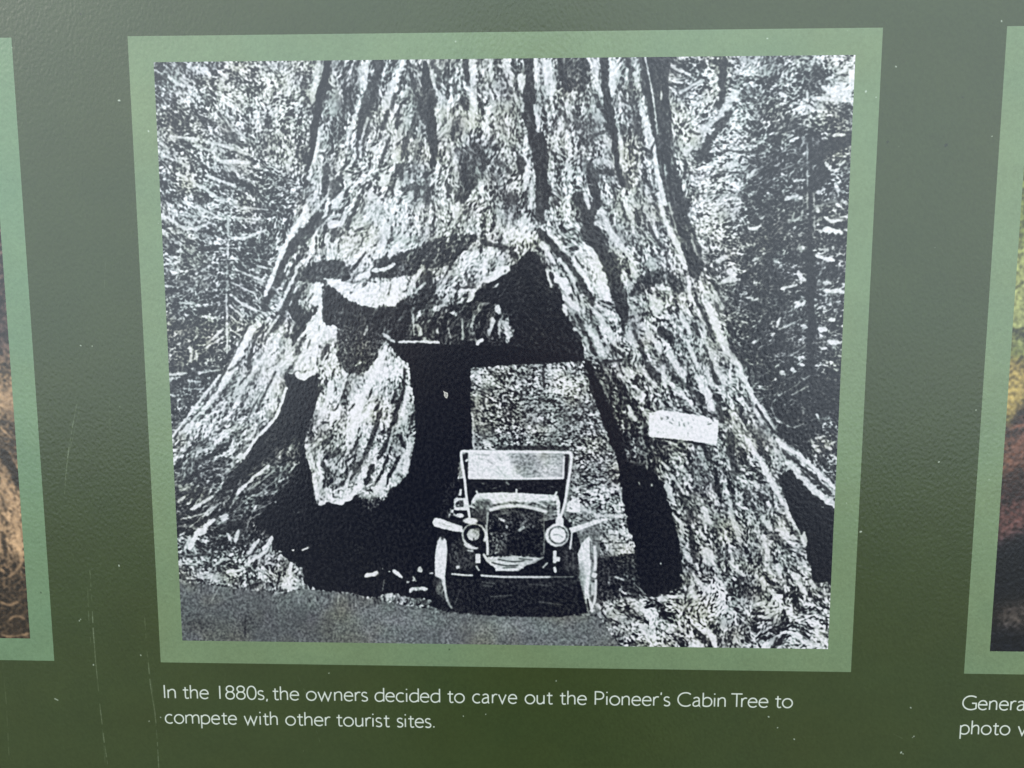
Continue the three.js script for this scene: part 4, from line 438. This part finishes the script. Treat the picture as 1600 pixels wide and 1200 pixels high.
function texture({ px, w, h }, rect, colour = true) {                       // px rows start at the bottom; rect is where it lies on the face, in metres
  const t = new THREE.DataTexture(px, w, h); if (colour) t.colorSpace = THREE.SRGBColorSpace;
  t.magFilter = THREE.LinearFilter; t.minFilter = THREE.LinearMipmapLinearFilter; t.generateMipmaps = true; t.needsUpdate = true;
  const [x0, y0, x1, y1] = rect; t.repeat.set(1 / (x1 - x0), 1 / (y1 - y0)); t.offset.set(-x0 / (x1 - x0), -y0 / (y1 - y0));
  return t;
}

// ---------------------------------------------------------------- the green ground of the print: mottled ink, scratches, specks of dust
const GREEN = [0.041, 0.058, 0.0175], MOUNT = [0.166, 0.232, 0.120], MOUNT_LEFT = [0.152, 0.236, 0.126], CREAM = [0.66, 0.68, 0.60];
const scratches = [[0.3, 1.2, 120, 632, 113, 668, 107, 705, 103, 740, 101, 772], [0.16, 1, 124, 640, 110, 700, 104, 720], [0.32, 1.3, 140, 885, 143, 930, 146, 990, 150, 1040, 157, 1110, 163, 1160, 169, 1200], [0.22, 1, 137, 920, 139, 970, 144, 1030], [0.16, 0.9, 160, 1140, 165, 1200], [0.26, 1.2, 226, 965, 229, 1010, 235, 1070, 242, 1115, 246, 1160, 248, 1200], [0.16, 0.9, 231, 1030, 240, 1090, 244, 1130], [0.14, 1, 4, 1036, 10, 1100, 14, 1180], [0.12, 0.9, 165, 408, 163, 450], [0.12, 0.9, 171, 620, 172, 672], [0.14, 0.9, 464, 1054, 470, 1066, 478, 1084], [0.12, 0.9, 352, 1052, 350, 1080], [0.12, 0.9, 494, 1140, 500, 1160], [0.14, 0.8, 1394, 1146, 1410, 1154], [0.12, 0.9, 1423, 20, 1428, 16], [0.12, 0.9, 1360, 700, 1380, 716, 1396, 722]];
const dust = [[186, 157, 1.8], [232, 205, 1.3], [186, 884, 1.5], [124, 970, 1.1], [220, 1024, 1.2], [86, 1092, 1.1], [88, 1093, 1.1], [90, 1094, 1.1], [146, 1039, 1.3], [233, 1127, 1], [251, 1121, 1], [1353, 143, 1.4], [1400, 104, 1.2], [1565, 33, 1.2], [1369, 152, 0.8], [1550, 213, 0.9], [1467, 722, 1.3], [1525, 641, 1], [1345, 831, 1.7], [1423, 1106, 1.2], [1428, 1151, 1.2], [1408, 1176, 1.6], [1411, 1178, 1], [1201, 1120, 1.3], [1241, 1155, 1.2], [1215, 1137, 1], [869, 1064, 1], [724, 1119, 1], [759, 1116, 0.9], [514, 1052, 1], [712, 65, 1], [1199, 60, 1.1], [126, 540, 1.2], [144, 541, 0.9], [126, 968, 0.9]];
for (let i = 0; i < 24; i++) dust.push([1600 * rnd(), 1200 * rnd(), 0.35 + 0.4 * rnd()]);
const darkDust = [[126, 22, 1.6], [187, 160, 1.2], [1478, 227, 2.4], [1504, 152, 1.2], [1429, 1152, 1], [702, 1015, 1.2], [1387, 222, 1.6], [64, 926, 1.1]];
function inkCanvas(rect, w, base, extra) {
  const [x0, y0, x1, y1] = rect, s = w / (x1 - x0), h = Math.round((y1 - y0) * s), cv = makeCanvas(w, h), c = cv.getContext('2d'), im = c.createImageData(w, h);
  for (let y = 0; y < h; y++) for (let x = 0; x < w; x++) {
    const X = (x0 + (x + 0.5) / s) * 1000, Y = (y1 - (y + 0.5) / s) * 1000;      // millimetres, so that neighbouring sheets carry on the same ink
    const m = 1 + 0.16 * (fbm(X / 16, Y / 13, 51, 4) - 0.5) + 0.22 * (fbm(X * 1.1, Y * 1.1, 61, 3) - 0.5) + 0.1 * (hash(Math.floor(X * 4.5), Math.floor(Y * 4.5), 71) - 0.5), g = 0.1 * (fbm(X / 30, Y / 24, 81, 3) - 0.5);
    const o = (y * w + x) * 4; im.data[o] = toSrgb(clamp(base[0] * (m + g))); im.data[o + 1] = toSrgb(clamp(base[1] * m)); im.data[o + 2] = toSrgb(clamp(base[2] * (m - g))); im.data[o + 3] = 255;
  }
  c.putImageData(im, 0, 0);
  const P = (px, py) => { const [X, Y] = onPanel(px, py); return [(X - x0) * s, (y1 - Y) * s]; }, k = s * 0.000252;
  c.lineCap = 'round'; c.lineJoin = 'round';
  for (const [al, lw, ...p] of scratches) for (let i = 0; i + 3 < p.length; i += 2) {                 // broken, uneven scratches
    const n = 7; for (let j = 0; j < n; j++) { if (hash(i, j, Math.round(p[0])) < 0.22) continue; const f = j / n, g = (j + 1) / n; c.strokeStyle = `rgba(205,212,196,${(al * 0.75 * (0.5 + hash(j, i, 9))).toFixed(3)})`; c.lineWidth = lw * k * (0.6 + 0.7 * hash(j, i, 8)); c.beginPath(); c.moveTo(...P(p[i] + (p[i + 2] - p[i]) * f, p[i + 1] + (p[i + 3] - p[i + 1]) * f)); c.lineTo(...P(p[i] + (p[i + 2] - p[i]) * g, p[i + 1] + (p[i + 3] - p[i + 1]) * g)); c.stroke(); }
  }
  const speck = ([x, y, r], css) => { const [X, Y] = P(x, y); c.fillStyle = css; c.beginPath(); c.ellipse(X, Y, r * k * 1.25, r * k * 0.8, hash(x | 0, y | 0) * 3, 0, 7); c.fill(); };
  dust.forEach((q) => speck(q, 'rgba(226,232,222,0.72)')); darkDust.forEach((q) => speck(q, 'rgba(24,28,20,0.6)'));
  if (extra) extra(c, P, s, x0, y1);
  return cv;
}
function canvasTexture(cv, rect) {
  const t = new THREE.CanvasTexture(cv); t.colorSpace = THREE.SRGBColorSpace; t.wrapS = t.wrapT = THREE.MirroredRepeatWrapping;
  const [x0, y0, x1, y1] = rect; t.repeat.set(1 / (x1 - x0), 1 / (y1 - y0)); t.offset.set(-x0 / (x1 - x0), -y0 / (y1 - y0)); return t;
}

// ---------------------------------------------------------------- lettering: a light humanist sans drawn as pen strokes (x-height 1, baseline 0, y down)
const N_ = 'M0 -.96L0 0M0 -.66C.1 -.88 .28 -.98 .42 -.98C.64 -.98 .72 -.84 .72 -.6L.72 0';
const GLYPH = {
  a: ['M.06 -.84C.2 -.96 .3 -.98 .38 -.98C.58 -.98 .66 -.86 .66 -.64L.66 -.14C.66 -.04 .7 0 .78 -.02M.66 -.6C.3 -.58 .02 -.48 .02 -.22C.02 -.06 .14 0 .26 0C.4 0 .56 -.08 .66 -.2', 0.78],
  b: ['M0 -1.5L0 -.06M0 -.7C.12 -.9 .28 -.98 .42 -.98C.72 -.98 .9 -.78 .9 -.5C.9 -.2 .7 0 .4 0C.26 0 .12 -.02 0 -.08', 0.92],
  c: ['M.76 -.88C.66 -.95 .58 -.98 .5 -.98C.2 -.98 0 -.76 0 -.48C0 -.2 .2 0 .5 0C.6 0 .7 -.03 .78 -.1', 0.8],
  d: ['M.9 -1.5L.9 0M.9 -.88C.78 -.95 .64 -.98 .5 -.98C.2 -.98 0 -.76 0 -.47C0 -.18 .18 0 .44 0C.62 0 .78 -.1 .9 -.26', 0.92],
  e: ['M.03 -.53L.86 -.53C.86 -.8 .7 -.98 .46 -.98C.2 -.98 0 -.77 0 -.48C0 -.18 .2 0 .48 0C.62 0 .74 -.05 .84 -.14', 0.88],
  h: ['M0 -1.5L0 0M0 -.66C.1 -.88 .28 -.98 .42 -.98C.64 -.98 .72 -.84 .72 -.6L.72 0', 0.74],
  i: ['M0 -.96L0 0M0 -1.44L0 -1.3', 0.04],
  m: [N_ + 'M.72 -.66C.82 -.88 1 -.98 1.12 -.98C1.34 -.98 1.42 -.84 1.42 -.6L1.42 0', 1.44],
  n: [N_, 0.74],
  o: ['M.5 -.98C.78 -.98 1 -.76 1 -.49C1 -.22 .78 0 .5 0C.22 0 0 -.22 0 -.49C0 -.76 .22 -.98 .5 -.98Z', 1],
  p: ['M0 -.96L0 .52M0 -.7C.12 -.9 .28 -.98 .42 -.98C.72 -.98 .9 -.78 .9 -.5C.9 -.2 .7 0 .4 0C.26 0 .12 -.04 0 -.12', 0.92],
  r: ['M0 -.96L0 0M0 -.6C.08 -.84 .22 -.98 .36 -.98C.42 -.98 .48 -.96 .52 -.93', 0.52],
  s: ['M.54 -.88C.44 -.96 .36 -.98 .28 -.98C.12 -.98 .02 -.88 .02 -.75C.02 -.42 .58 -.56 .58 -.24C.58 -.08 .46 0 .28 0C.18 0 .08 -.03 0 -.1', 0.6],
  t: ['M.26 -1.26L.26 -.22C.26 -.06 .34 0 .44 0C.5 0 .56 -.02 .62 -.06M0 -.94L.6 -.94', 0.62],
  u: ['M0 -.96L0 -.36C0 -.12 .1 0 .3 0C.46 0 .62 -.12 .72 -.3M.72 -.96L.72 0', 0.74],
  v: ['M0 -.96L.4 0L.8 -.96', 0.8],
  w: ['M0 -.96L.36 0L.7 -.86L1.04 0L1.4 -.96', 1.4],
  I: ['M0 -1.46L0 0', 0.02], 1: ['M0 -1.46L0 0', 0.02],
  8: ['M.45 -.8C.22 -.8 .08 -.94 .08 -1.12C.08 -1.32 .24 -1.46 .45 -1.46C.66 -1.46 .82 -1.32 .82 -1.12C.82 -.94 .68 -.8 .45 -.8C.18 -.8 .02 -.62 .02 -.4C.02 -.16 .2 0 .45 0C.7 0 .88 -.16 .88 -.4C.88 -.62 .72 -.8 .45 -.8Z', 0.9],
  0: ['M.45 -1.46C.74 -1.46 .9 -1.14 .9 -.73C.9 -.32 .74 0 .45 0C.16 0 0 -.32 0 -.73C0 -1.14 .16 -1.46 .45 -1.46Z', 0.9],
  P: ['M0 0L0 -1.43L.3 -1.43C.68 -1.43 .86 -1.26 .86 -1.02C.86 -.76 .66 -.62 .34 -.62L0 -.62', 0.86],
  C: ['M1.34 -1.28C1.2 -1.41 1.02 -1.47 .84 -1.47C.36 -1.47 0 -1.16 0 -.73C0 -.3 .36 .01 .84 .01C1.02 .01 1.2 -.05 1.34 -.18', 1.36],
  T: ['M0 -1.43L1.14 -1.43M.57 -1.43L.57 0', 1.14],
  G: ['M1.36 -1.32C1.2 -1.43 1.02 -1.47 .84 -1.47C.36 -1.47 0 -1.16 0 -.73C0 -.3 .36 .01 .84 .01C1.04 .01 1.22 -.04 1.38 -.13L1.38 -.68L.94 -.68', 1.4],
  ',': ['M.06 -.08L-.02 .2', 0.06], '.': ['M.04 -.15L.04 0', 0.08], "'": ['M.05 -1.46L.02 -1.18', 0.06],
};
const ROUND = 'bcdeopCG80s';
function writeWord(c, word, x, y, width, xh, weight) {                      // x, y baseline start, width of the word and x-height, in canvas pixels
  const adv = []; let at = 0, prev = '';
  for (const ch of word) { if (prev) at += (ROUND.includes(prev) ? 0.15 : 0.22) + (ROUND.includes(ch) || 'tvwTa'.includes(ch) ? 0.07 : 0.13) - ('rtT'.includes(prev) ? 0.14 : 0) + (prev === '1' ? 0.3 : 0) - (prev === 'T' ? 0.26 : 0) + ('1' === ch ? 0.16 : 0); adv.push(at); at += GLYPH[ch][1]; prev = ch; }
  const kx = width / at;
  [...word].forEach((ch, i) => {
    c.save(); c.translate(x + adv[i] * kx, y); c.scale(kx, xh); c.lineWidth = weight / ((kx + xh) / 2); c.lineCap = '.,i'.includes(ch) ? 'butt' : 'butt'; c.lineJoin = 'miter'; c.miterLimit = 3; c.stroke(new Path2D(GLYPH[ch][0])); c.restore();
  });
}
const mainWords = [[['In', 256.6, 275.3], ['the', 285.3, 326.7], ['1880s,', 343, 418.6], ['the', 425.5, 467.8], ['owners', 478.4, 575.3], ['decided', 585.5, 688.1], ['to', 698.5, 726.2], ['carve', 738, 808.2], ['out', 819.9, 864.3], ['the', 873.9, 916.9], ["Pioneer's", 929.2, 1047.4], ['Cabin', 1058.2, 1134], ['Tree', 1141.2, 1200.4], ['to', 1210, 1238.6]],
  [['compete', 258, 370.7], ['with', 381.3, 434.4], ['other', 446.1, 517.3], ['tourist', 525.2, 609.9], ['sites.', 620.1, 679.4]]];
const sideWords = [[['Genera', 1503, 1602]], [['photo', 1499.5, 1578], ['v', 1589.5, 1604]]];
function letter(lines, bases) {
  return (c, P, s, x0, y1) => lines.forEach((line, i) => {
    const [bx, by] = bases[i];                                              // one point of the baseline in the photograph; the line itself is level on the sign
    const Y = (y1 - onPanel(bx, by)[1]) * s;
    c.strokeStyle = `rgb(${CREAM.map((k) => Math.round(toSrgb(k))).join(',')})`;
    for (const [word, a, b] of line) { const xa = P(a, by + (a - bx) * 0.0157)[0] + 0.00024 * s, xb = P(b, by + (b - bx) * 0.0157)[0] - 0.00024 * s; writeWord(c, word, xa, Y, xb - xa, 0.00388 * s, 0.00056 * s); }
  });
}

// ---------------------------------------------------------------- materials: one satin laminate with a fine orange-peel skin over everything printed
function peel() {
  const n = 512, N = n * n; let a = new Float32Array(N); for (let i = 0; i < N; i++) a[i] = gauss();
  const wrapBlur = (src, sg, st) => { const out = new Float32Array(N), tmp = new Float32Array(N); const pass = (s, d, g, horizontal) => { const r = Math.ceil(g * 2.5), k = []; let t = 0; for (let i = -r; i <= r; i++) { k.push(Math.exp(-i * i / (2 * g * g))); t += k[k.length - 1]; } for (let y = 0; y < n; y++) for (let x = 0; x < n; x++) { let v = 0; for (let i = -r; i <= r; i++) v += k[i + r] * (horizontal ? s[y * n + ((x + i + n) % n)] : s[((y + i + n) % n) * n + x]); d[y * n + x] = v / t; } }; pass(src, tmp, sg, true); pass(tmp, out, st, false); return out; };
  const f = wrapBlur(a, 3.0, 3.8), g = wrapBlur(a, 7, 8.5), h = wrapBlur(a, 1.4, 1.7), m = new Float32Array(N);
  for (let i = 0; i < N; i++) m[i] = f[i] - g[i] + 0.1 * h[i]; normalise(m);
  const px = new Uint8Array(N * 4); for (let i = 0; i < N; i++) { const v = clamp(0.5 + m[i] * 0.17) * 255; px.set([v, v, v, 255], i * 4); }
  const t = new THREE.DataTexture(px, n, n); t.wrapS = t.wrapT = THREE.RepeatWrapping; t.magFilter = THREE.LinearFilter; t.minFilter = THREE.LinearMipmapLinearFilter; t.generateMipmaps = true; t.needsUpdate = true; t.repeat.set(1 / 0.062, 1 / 0.062); return t;
}
const skin = peel();
const laminate = (map) => new THREE.MeshPhysicalMaterial({ map, roughness: 0.26, ior: 1.68, bumpMap: skin, bumpScale: 0.000042 });

// ---------------------------------------------------------------- ground below the sign
{
  const n = 256, px = new Uint8Array(n * n * 4); for (let y = 0; y < n; y++) for (let x = 0; x < n; x++) { const v = 0.05 * (0.5 + fbm(x / 9, y / 9, 91, 4)) * (0.75 + 0.5 * hash(x, y, 92)); px.set([toSrgb(v * 1.12), toSrgb(v), toSrgb(v * 0.8), 255], (y * n + x) * 4); }
  const t = new THREE.DataTexture(px, n, n); t.colorSpace = THREE.SRGBColorSpace; t.wrapS = t.wrapT = THREE.MirroredRepeatWrapping; t.magFilter = THREE.LinearFilter; t.repeat.set(120, 120); t.needsUpdate = true;
  const g = new THREE.Mesh(new THREE.PlaneGeometry(240, 240).rotateX(-Math.PI / 2), new THREE.MeshStandardMaterial({ map: t, roughness: 1 }));
  g.name = 'ground'; g.userData = { kind: 'structure', label: 'bare earth ground below the sign', category: 'ground' }; g.receiveShadow = true; scene.add(g);
}

// ---------------------------------------------------------------- the sign
const sign = new THREE.Group(); sign.name = 'information_sign';
sign.userData = { label: 'green information sign printed with framed photographs and white captions', category: 'sign' }; scene.add(sign);
function part(name, geometry, material, parent = sign, label) {
  const m = new THREE.Mesh(geometry, material); m.name = name; m.castShadow = m.receiveShadow = true; if (label) m.userData.label = label; parent.add(m); return m;
}
const rectPath = (P, [x0, y0, x1, y1]) => { P.moveTo(x0, y0); P.lineTo(x1, y0); P.lineTo(x1, y1); P.lineTo(x0, y1); P.closePath(); return P; };
function sheet(rect, holes = []) {                                          // a flat piece of the face, uv in metres
  const s = rectPath(new THREE.Shape(), rect); holes.forEach((h) => s.holes.push(rectPath(new THREE.Path(), h)));
  return new THREE.ShapeGeometry(s).applyMatrix4(PANEL);
}
const VIEW = [-0.215, -0.172, 0.215, 0.158];
const capMain = [-0.1455, -0.1465, 0.1225, -0.1215], capSide = [0.1790, -0.1500, 0.2160, -0.1235];
const outer = Object.values(frames).map(([a, b]) => [a, BOT, b, TOP]);
const greenTexture = canvasTexture(inkCanvas(VIEW, 2048, GREEN), VIEW);
part('print_ground', sheet(FACE, [...outer, capMain, capSide]), laminate(greenTexture), sign, 'dark olive green ground of the print, scratched and dusty');
const mountTexture = canvasTexture(inkCanvas(VIEW, 1536, MOUNT), VIEW), leftRect = [-0.215, VIEW[1], -0.185, VIEW[3]], leftTexture = canvasTexture(inkCanvas(leftRect, 150, MOUNT_LEFT), leftRect);
const prints = { main: drawTreePhoto, left: () => drawColourPhoto('left'), right: () => drawColourPhoto('right') };
const mountLabel = { main: 'pale green border round the black and white photograph', left: 'pale green border round the brown bark photograph', right: 'pale green border round the photograph of a reddish trunk' };
const printLabel = { main: 'black and white photograph of a motor car in a tunnel cut through a huge tree', left: 'brown colour photograph of bark', right: 'colour photograph of a reddish trunk and yellow green leaves' };
for (const k of ['main', 'left', 'right']) {
  const [a, b] = frames[k], rect = [a + B, BOT + B, b - B, TOP - B];
  const mount = part('photo_border', sheet([a, BOT, b, TOP], [rect]), laminate(k === 'left' ? leftTexture : mountTexture), sign, mountLabel[k]);
  part('photo_print', sheet(rect), laminate(texture(prints[k](), rect)), mount, printLabel[k]);
}
part('caption', sheet(capMain), laminate(canvasTexture(inkCanvas(capMain, 2048, GREEN, letter(mainWords, [[257.4, 1090.6], [264, 1129.9]])), capMain)), sign, 'two lines of white caption under the black and white photograph');
part('caption', sheet(capSide), laminate(canvasTexture(inkCanvas(capSide, 420, GREEN, letter(sideWords, [[1515, 1108.6], [1540, 1147.6]])), capSide)), sign, 'white caption under the photograph of a reddish trunk');
// the board behind the print, and the posts that carry it
const boardMat = new THREE.MeshStandardMaterial({ color: new THREE.Color(0.03, 0.03, 0.028), roughness: 0.6 });
part('board', new THREE.BoxGeometry(1.05, 0.6, 0.0126).translate(-0.005, 0, -0.0065 - 0.0003).applyMatrix4(PANEL), boardMat);
const postMat = new THREE.MeshStandardMaterial({ color: new THREE.Color(0.06, 0.05, 0.04), roughness: 0.55, metalness: 0.3 });
for (const x of [-0.36, 0.36]) part('post', new THREE.BoxGeometry(0.06, 1.42, 0.06).translate(x, 0.71, -0.075), postMat);

// ---------------------------------------------------------------- a dry flake stuck on the print
{
  const s = new THREE.Shape(), [cx, cy] = onPanel(696, 617), q = [[-4, 7], [0, 5], [4, 3.4], [4.6, -1], [2.4, -6], [0, -5], [-2.6, -1], [-2, 3]];
  q.forEach(([x, y], i) => (i ? s.lineTo(x * 0.00023, y * 0.00023) : s.moveTo(x * 0.00023, y * 0.00023))); s.closePath();
  for (const [x, y, r] of [[0.6, 1.8, 0.8], [2.4, 0.2, 0.8], [1, -2, 0.9], [-0.6, -0.2, 0.6]]) { const h = new THREE.Path(); h.absarc(x * 0.00023, y * 0.00023, r * 0.00023, 0, Math.PI * 2, true); s.holes.push(h); }
  const g = new THREE.ExtrudeGeometry(s, { depth: 0.00012, bevelEnabled: false, curveSegments: 6 }).translate(cx, cy, 0.00002).applyMatrix4(PANEL);
  const m = new THREE.Mesh(g, new THREE.MeshStandardMaterial({ color: new THREE.Color(0.5, 0.47, 0.42), roughness: 0.8 })); m.name = 'dry_flake'; m.castShadow = m.receiveShadow = true;
  m.userData = { label: 'tiny pale dry flake with pinholes stuck on the dark pillar of the printed tree', category: 'flake' }; scene.add(m);
}

// ---------------------------------------------------------------- the photographer: out of the frame, but the satin print mirrors the dark figure softly
function isoSurface(centre, half, n, dist) {                                // mesh of dist = 0 in a cube
  const mc = new MarchingCubes(n, new THREE.MeshStandardMaterial(), false, false, 120000); mc.isolation = 0;
  for (let z = 0, i = 0; z < n; z++) for (let y = 0; y < n; y++) for (let x = 0; x < n; x++, i++) mc.field[i] = -dist(centre[0] + (2 * x / n - 1) * half, centre[1] + (2 * y / n - 1) * half, centre[2] + (2 * z / n - 1) * half);
  mc.update();
  const g = new THREE.BufferGeometry(), p = mc.positionArray.slice(0, mc.count * 3), q = mc.normalArray.slice(0, mc.count * 3);
  for (let i = 0; i < p.length; i++) p[i] = p[i] * half + centre[i % 3];
  g.setAttribute('position', new THREE.BufferAttribute(p, 3)); g.setAttribute('normal', new THREE.BufferAttribute(q, 3)); return g;
}
const capsule = (px, py, pz, [ax, ay, az], [bx, by, bz], ra, rb) => { const dx = bx - ax, dy = by - ay, dz = bz - az, t = clamp(((px - ax) * dx + (py - ay) * dy + (pz - az) * dz) / (dx * dx + dy * dy + dz * dz + 1e-9)); return Math.hypot(px - ax - t * dx, py - ay - t * dy, pz - az - t * dz) - (ra + (rb - ra) * t); };
const smin = (a, b, k) => { const h = Math.max(k - Math.abs(a - b), 0) / k; return Math.min(a, b) - h * h * k * 0.25; };
const figure = (bones, k) => (x, y, z) => { let d = 9; for (const [a, b, ra, rb] of bones) d = smin(d, capsule(x, y, z, a, b, ra, rb), k); return d; };
{
  const eye = camera.position, S = 0.7, phoneAt = [eye.x - 0.052, eye.y - 0.018, eye.z + 0.013];   // S: how far the shoulders stand from the sign
  const hand = (s) => [phoneAt[0] + s * 0.085, phoneAt[1] - (s > 0 ? 0.06 : 0.012), phoneAt[2] + 0.018];   // the right hand keeps clear of the lens
  const body = [
    [[0, 0.98, S + 0.03], [0, 1.2, S + 0.03], 0.135, 0.13], [[-0.07, 1.2, S + 0.02], [-0.11, 1.4, S + 0.01], 0.125, 0.095], [[0.07, 1.2, S + 0.02], [0.11, 1.4, S + 0.01], 0.125, 0.095], [[-0.15, 1.46, S], [0.15, 1.46, S], 0.075, 0.075], [[0, 1.48, S], [0, 1.57, S - 0.02], 0.062, 0.056]];
  for (const s of [-1, 1]) body.push([[s * 0.19, 1.45, S], [s * 0.25, 1.2, S - 0.12], 0.062, 0.05], [[s * 0.25, 1.2, S - 0.12], [hand(s)[0] + s * 0.02, hand(s)[1] - 0.035, hand(s)[2] + 0.05], 0.05, 0.031], [[s * 0.09, 0.95, S + 0.03], [s * 0.1, 0.52, S + 0.01], 0.095, 0.062], [[s * 0.1, 0.52, S + 0.01], [s * 0.11, 0.1, S + 0.05], 0.062, 0.042], [[s * 0.11, 0.055, S + 0.07], [s * 0.13, 0.042, S - 0.12], 0.05, 0.038]);
  const geos = [isoSurface([0, 0.88, S - 0.15], 0.95, 112, figure(body, 0.07))];
  const hx = 0, hy = 1.68, hz = S - 0.05;                                    // head, looking down at the phone
  const headD = (x, y, z) => {
    let d = Math.hypot((x - hx) / 0.076, (y - hy - 0.015) / 0.108, (z - hz - 0.01) / 0.094) * 0.088 - 0.088;
    d = smin(d, capsule(x, y, z, [hx, hy - 0.06, hz - 0.035], [hx, hy - 0.085, hz - 0.06], 0.042, 0.026), 0.05);
    d = smin(d, capsule(x, y, z, [hx, hy + 0.005, hz - 0.085], [hx, hy - 0.03, hz - 0.104], 0.009, 0.014), 0.02);
    d = smin(d, capsule(x, y, z, [hx - 0.02, hy - 0.06, hz - 0.088], [hx + 0.02, hy - 0.06, hz - 0.088], 0.008, 0.008), 0.012);
    for (const s of [-1, 1]) { d = smin(d, capsule(x, y, z, [hx + s * 0.078, hy + 0.01, hz + 0.015], [hx + s * 0.074, hy - 0.03, hz + 0.01], 0.014, 0.009), 0.012); d = Math.max(d, 0.012 - Math.hypot(x - hx - s * 0.031, y - hy - 0.008, z - hz + 0.092)); d = Math.min(d, Math.hypot(x - hx - s * 0.031, y - hy - 0.008, z - hz + 0.082) - 0.012); }
    return smin(d, capsule(x, y, z, [hx, hy - 0.04, hz + 0.02], [hx, 1.5, S], 0.052, 0.058), 0.03);
  };
  geos.push(isoSurface([hx, hy - 0.04, hz], 0.17, 72, headD));
  for (const s of [-1, 1]) {                                                 // hands: palm at the phone's end, four fingers behind it, the thumb on the screen side
    const [x, y, z] = hand(s), bones = [[[x + s * 0.02, y - 0.035, z + 0.05], [x + s * 0.012, y - 0.012, z + 0.012], 0.029, 0.026], [[x + s * 0.012, y - 0.026, z + 0.006], [x + s * 0.012, y + 0.024, z - 0.004], 0.015, 0.014]], f = [[-0.032, 0.052, 0.0075], [-0.012, 0.064, 0.0085], [0.01, 0.068, 0.009], [0.03, 0.06, 0.0085]];
    for (const [dy, L, r] of f) { const k1 = [x + s * 0.008, y + dy, z - 0.014], k2 = [x - s * (L * 0.42), y + dy * 1.02, z - 0.038], k3 = [x - s * (L * 0.86), y + dy * 0.98, z - 0.036]; bones.push([[x + s * 0.014, y + dy * 0.8, z + 0.004], k1, r * 1.1, r], [k1, k2, r, r * 0.93], [k2, k3, r * 0.93, r * 0.8]); }
    bones.push([[x + s * 0.014, y - 0.024, z + 0.018], [x - s * 0.008, y - 0.008, z + 0.024], 0.012, 0.0105], [[x - s * 0.008, y - 0.008, z + 0.024], [x - s * 0.032, y + 0.006, z + 0.016], 0.0105, 0.0085]);
    geos.push(isoSurface([x, y, z], 0.1, 64, figure(bones, 0.009)));
  }
  const g = mergeGeometries(geos), P = g.attributes.position, col = new Float32Array(P.count * 3);
  for (let i = 0; i < P.count; i++) { const x = P.getX(i), y = P.getY(i), z = P.getZ(i); const skin = (y > 1.545 && z > 0.48) || z < phoneAt[2] + 0.062; col.set(skin ? [0.42, 0.26, 0.18] : y < 0.09 ? [0.03, 0.025, 0.02] : y < 0.99 ? [0.03, 0.035, 0.05] : [0.013, 0.014, 0.018], i * 3); }
  g.setAttribute('color', new THREE.BufferAttribute(col, 3));
  const person = new THREE.Group(); person.name = 'person'; person.userData = { label: 'person in a dark jacket photographing the sign with a phone', category: 'person' }; scene.add(person);
  part('body', g, new THREE.MeshStandardMaterial({ vertexColors: true, roughness: 0.85 }), person);
  const hairD = (x, y, z) => Math.max(Math.hypot((x - hx) / 0.082, (y - hy - 0.022) / 0.112, (z - hz - 0.016) / 0.099) * 0.092 - 0.092, -((z - hz + 0.05) * 0.55 + (y - hy - 0.035) * 0.9 + 0.0) - 0.02);
  part('hair', isoSurface([hx, hy + 0.02, hz + 0.01], 0.14, 56, hairD), new THREE.MeshStandardMaterial({ color: new THREE.Color(0.03, 0.02, 0.015), roughness: 0.7 }), person);
  const phone = new THREE.Group(); phone.name = 'phone'; phone.userData = { label: 'dark phone held level in both hands before the sign', category: 'phone' }; scene.add(phone);
  part('case', new RoundedBoxGeometry(0.15, 0.075, 0.009, 4, 0.004).translate(...phoneAt), new THREE.MeshStandardMaterial({ color: new THREE.Color(0.02, 0.02, 0.022), roughness: 0.4 }), phone);
  part('lens', new THREE.CylinderGeometry(0.006, 0.006, 0.002, 24).rotateX(Math.PI / 2).translate(eye.x, eye.y, eye.z + 0.0075), new THREE.MeshPhysicalMaterial({ color: new THREE.Color(0.01, 0.01, 0.012), roughness: 0.1 }), phone);
  part('screen', new THREE.BoxGeometry(0.14, 0.066, 0.0006).translate(phoneAt[0], phoneAt[1], phoneAt[2] + 0.0049), new THREE.MeshPhysicalMaterial({ color: new THREE.Color(0.01, 0.01, 0.012), roughness: 0.08 }), phone);
}
renderer.render(scene, camera);
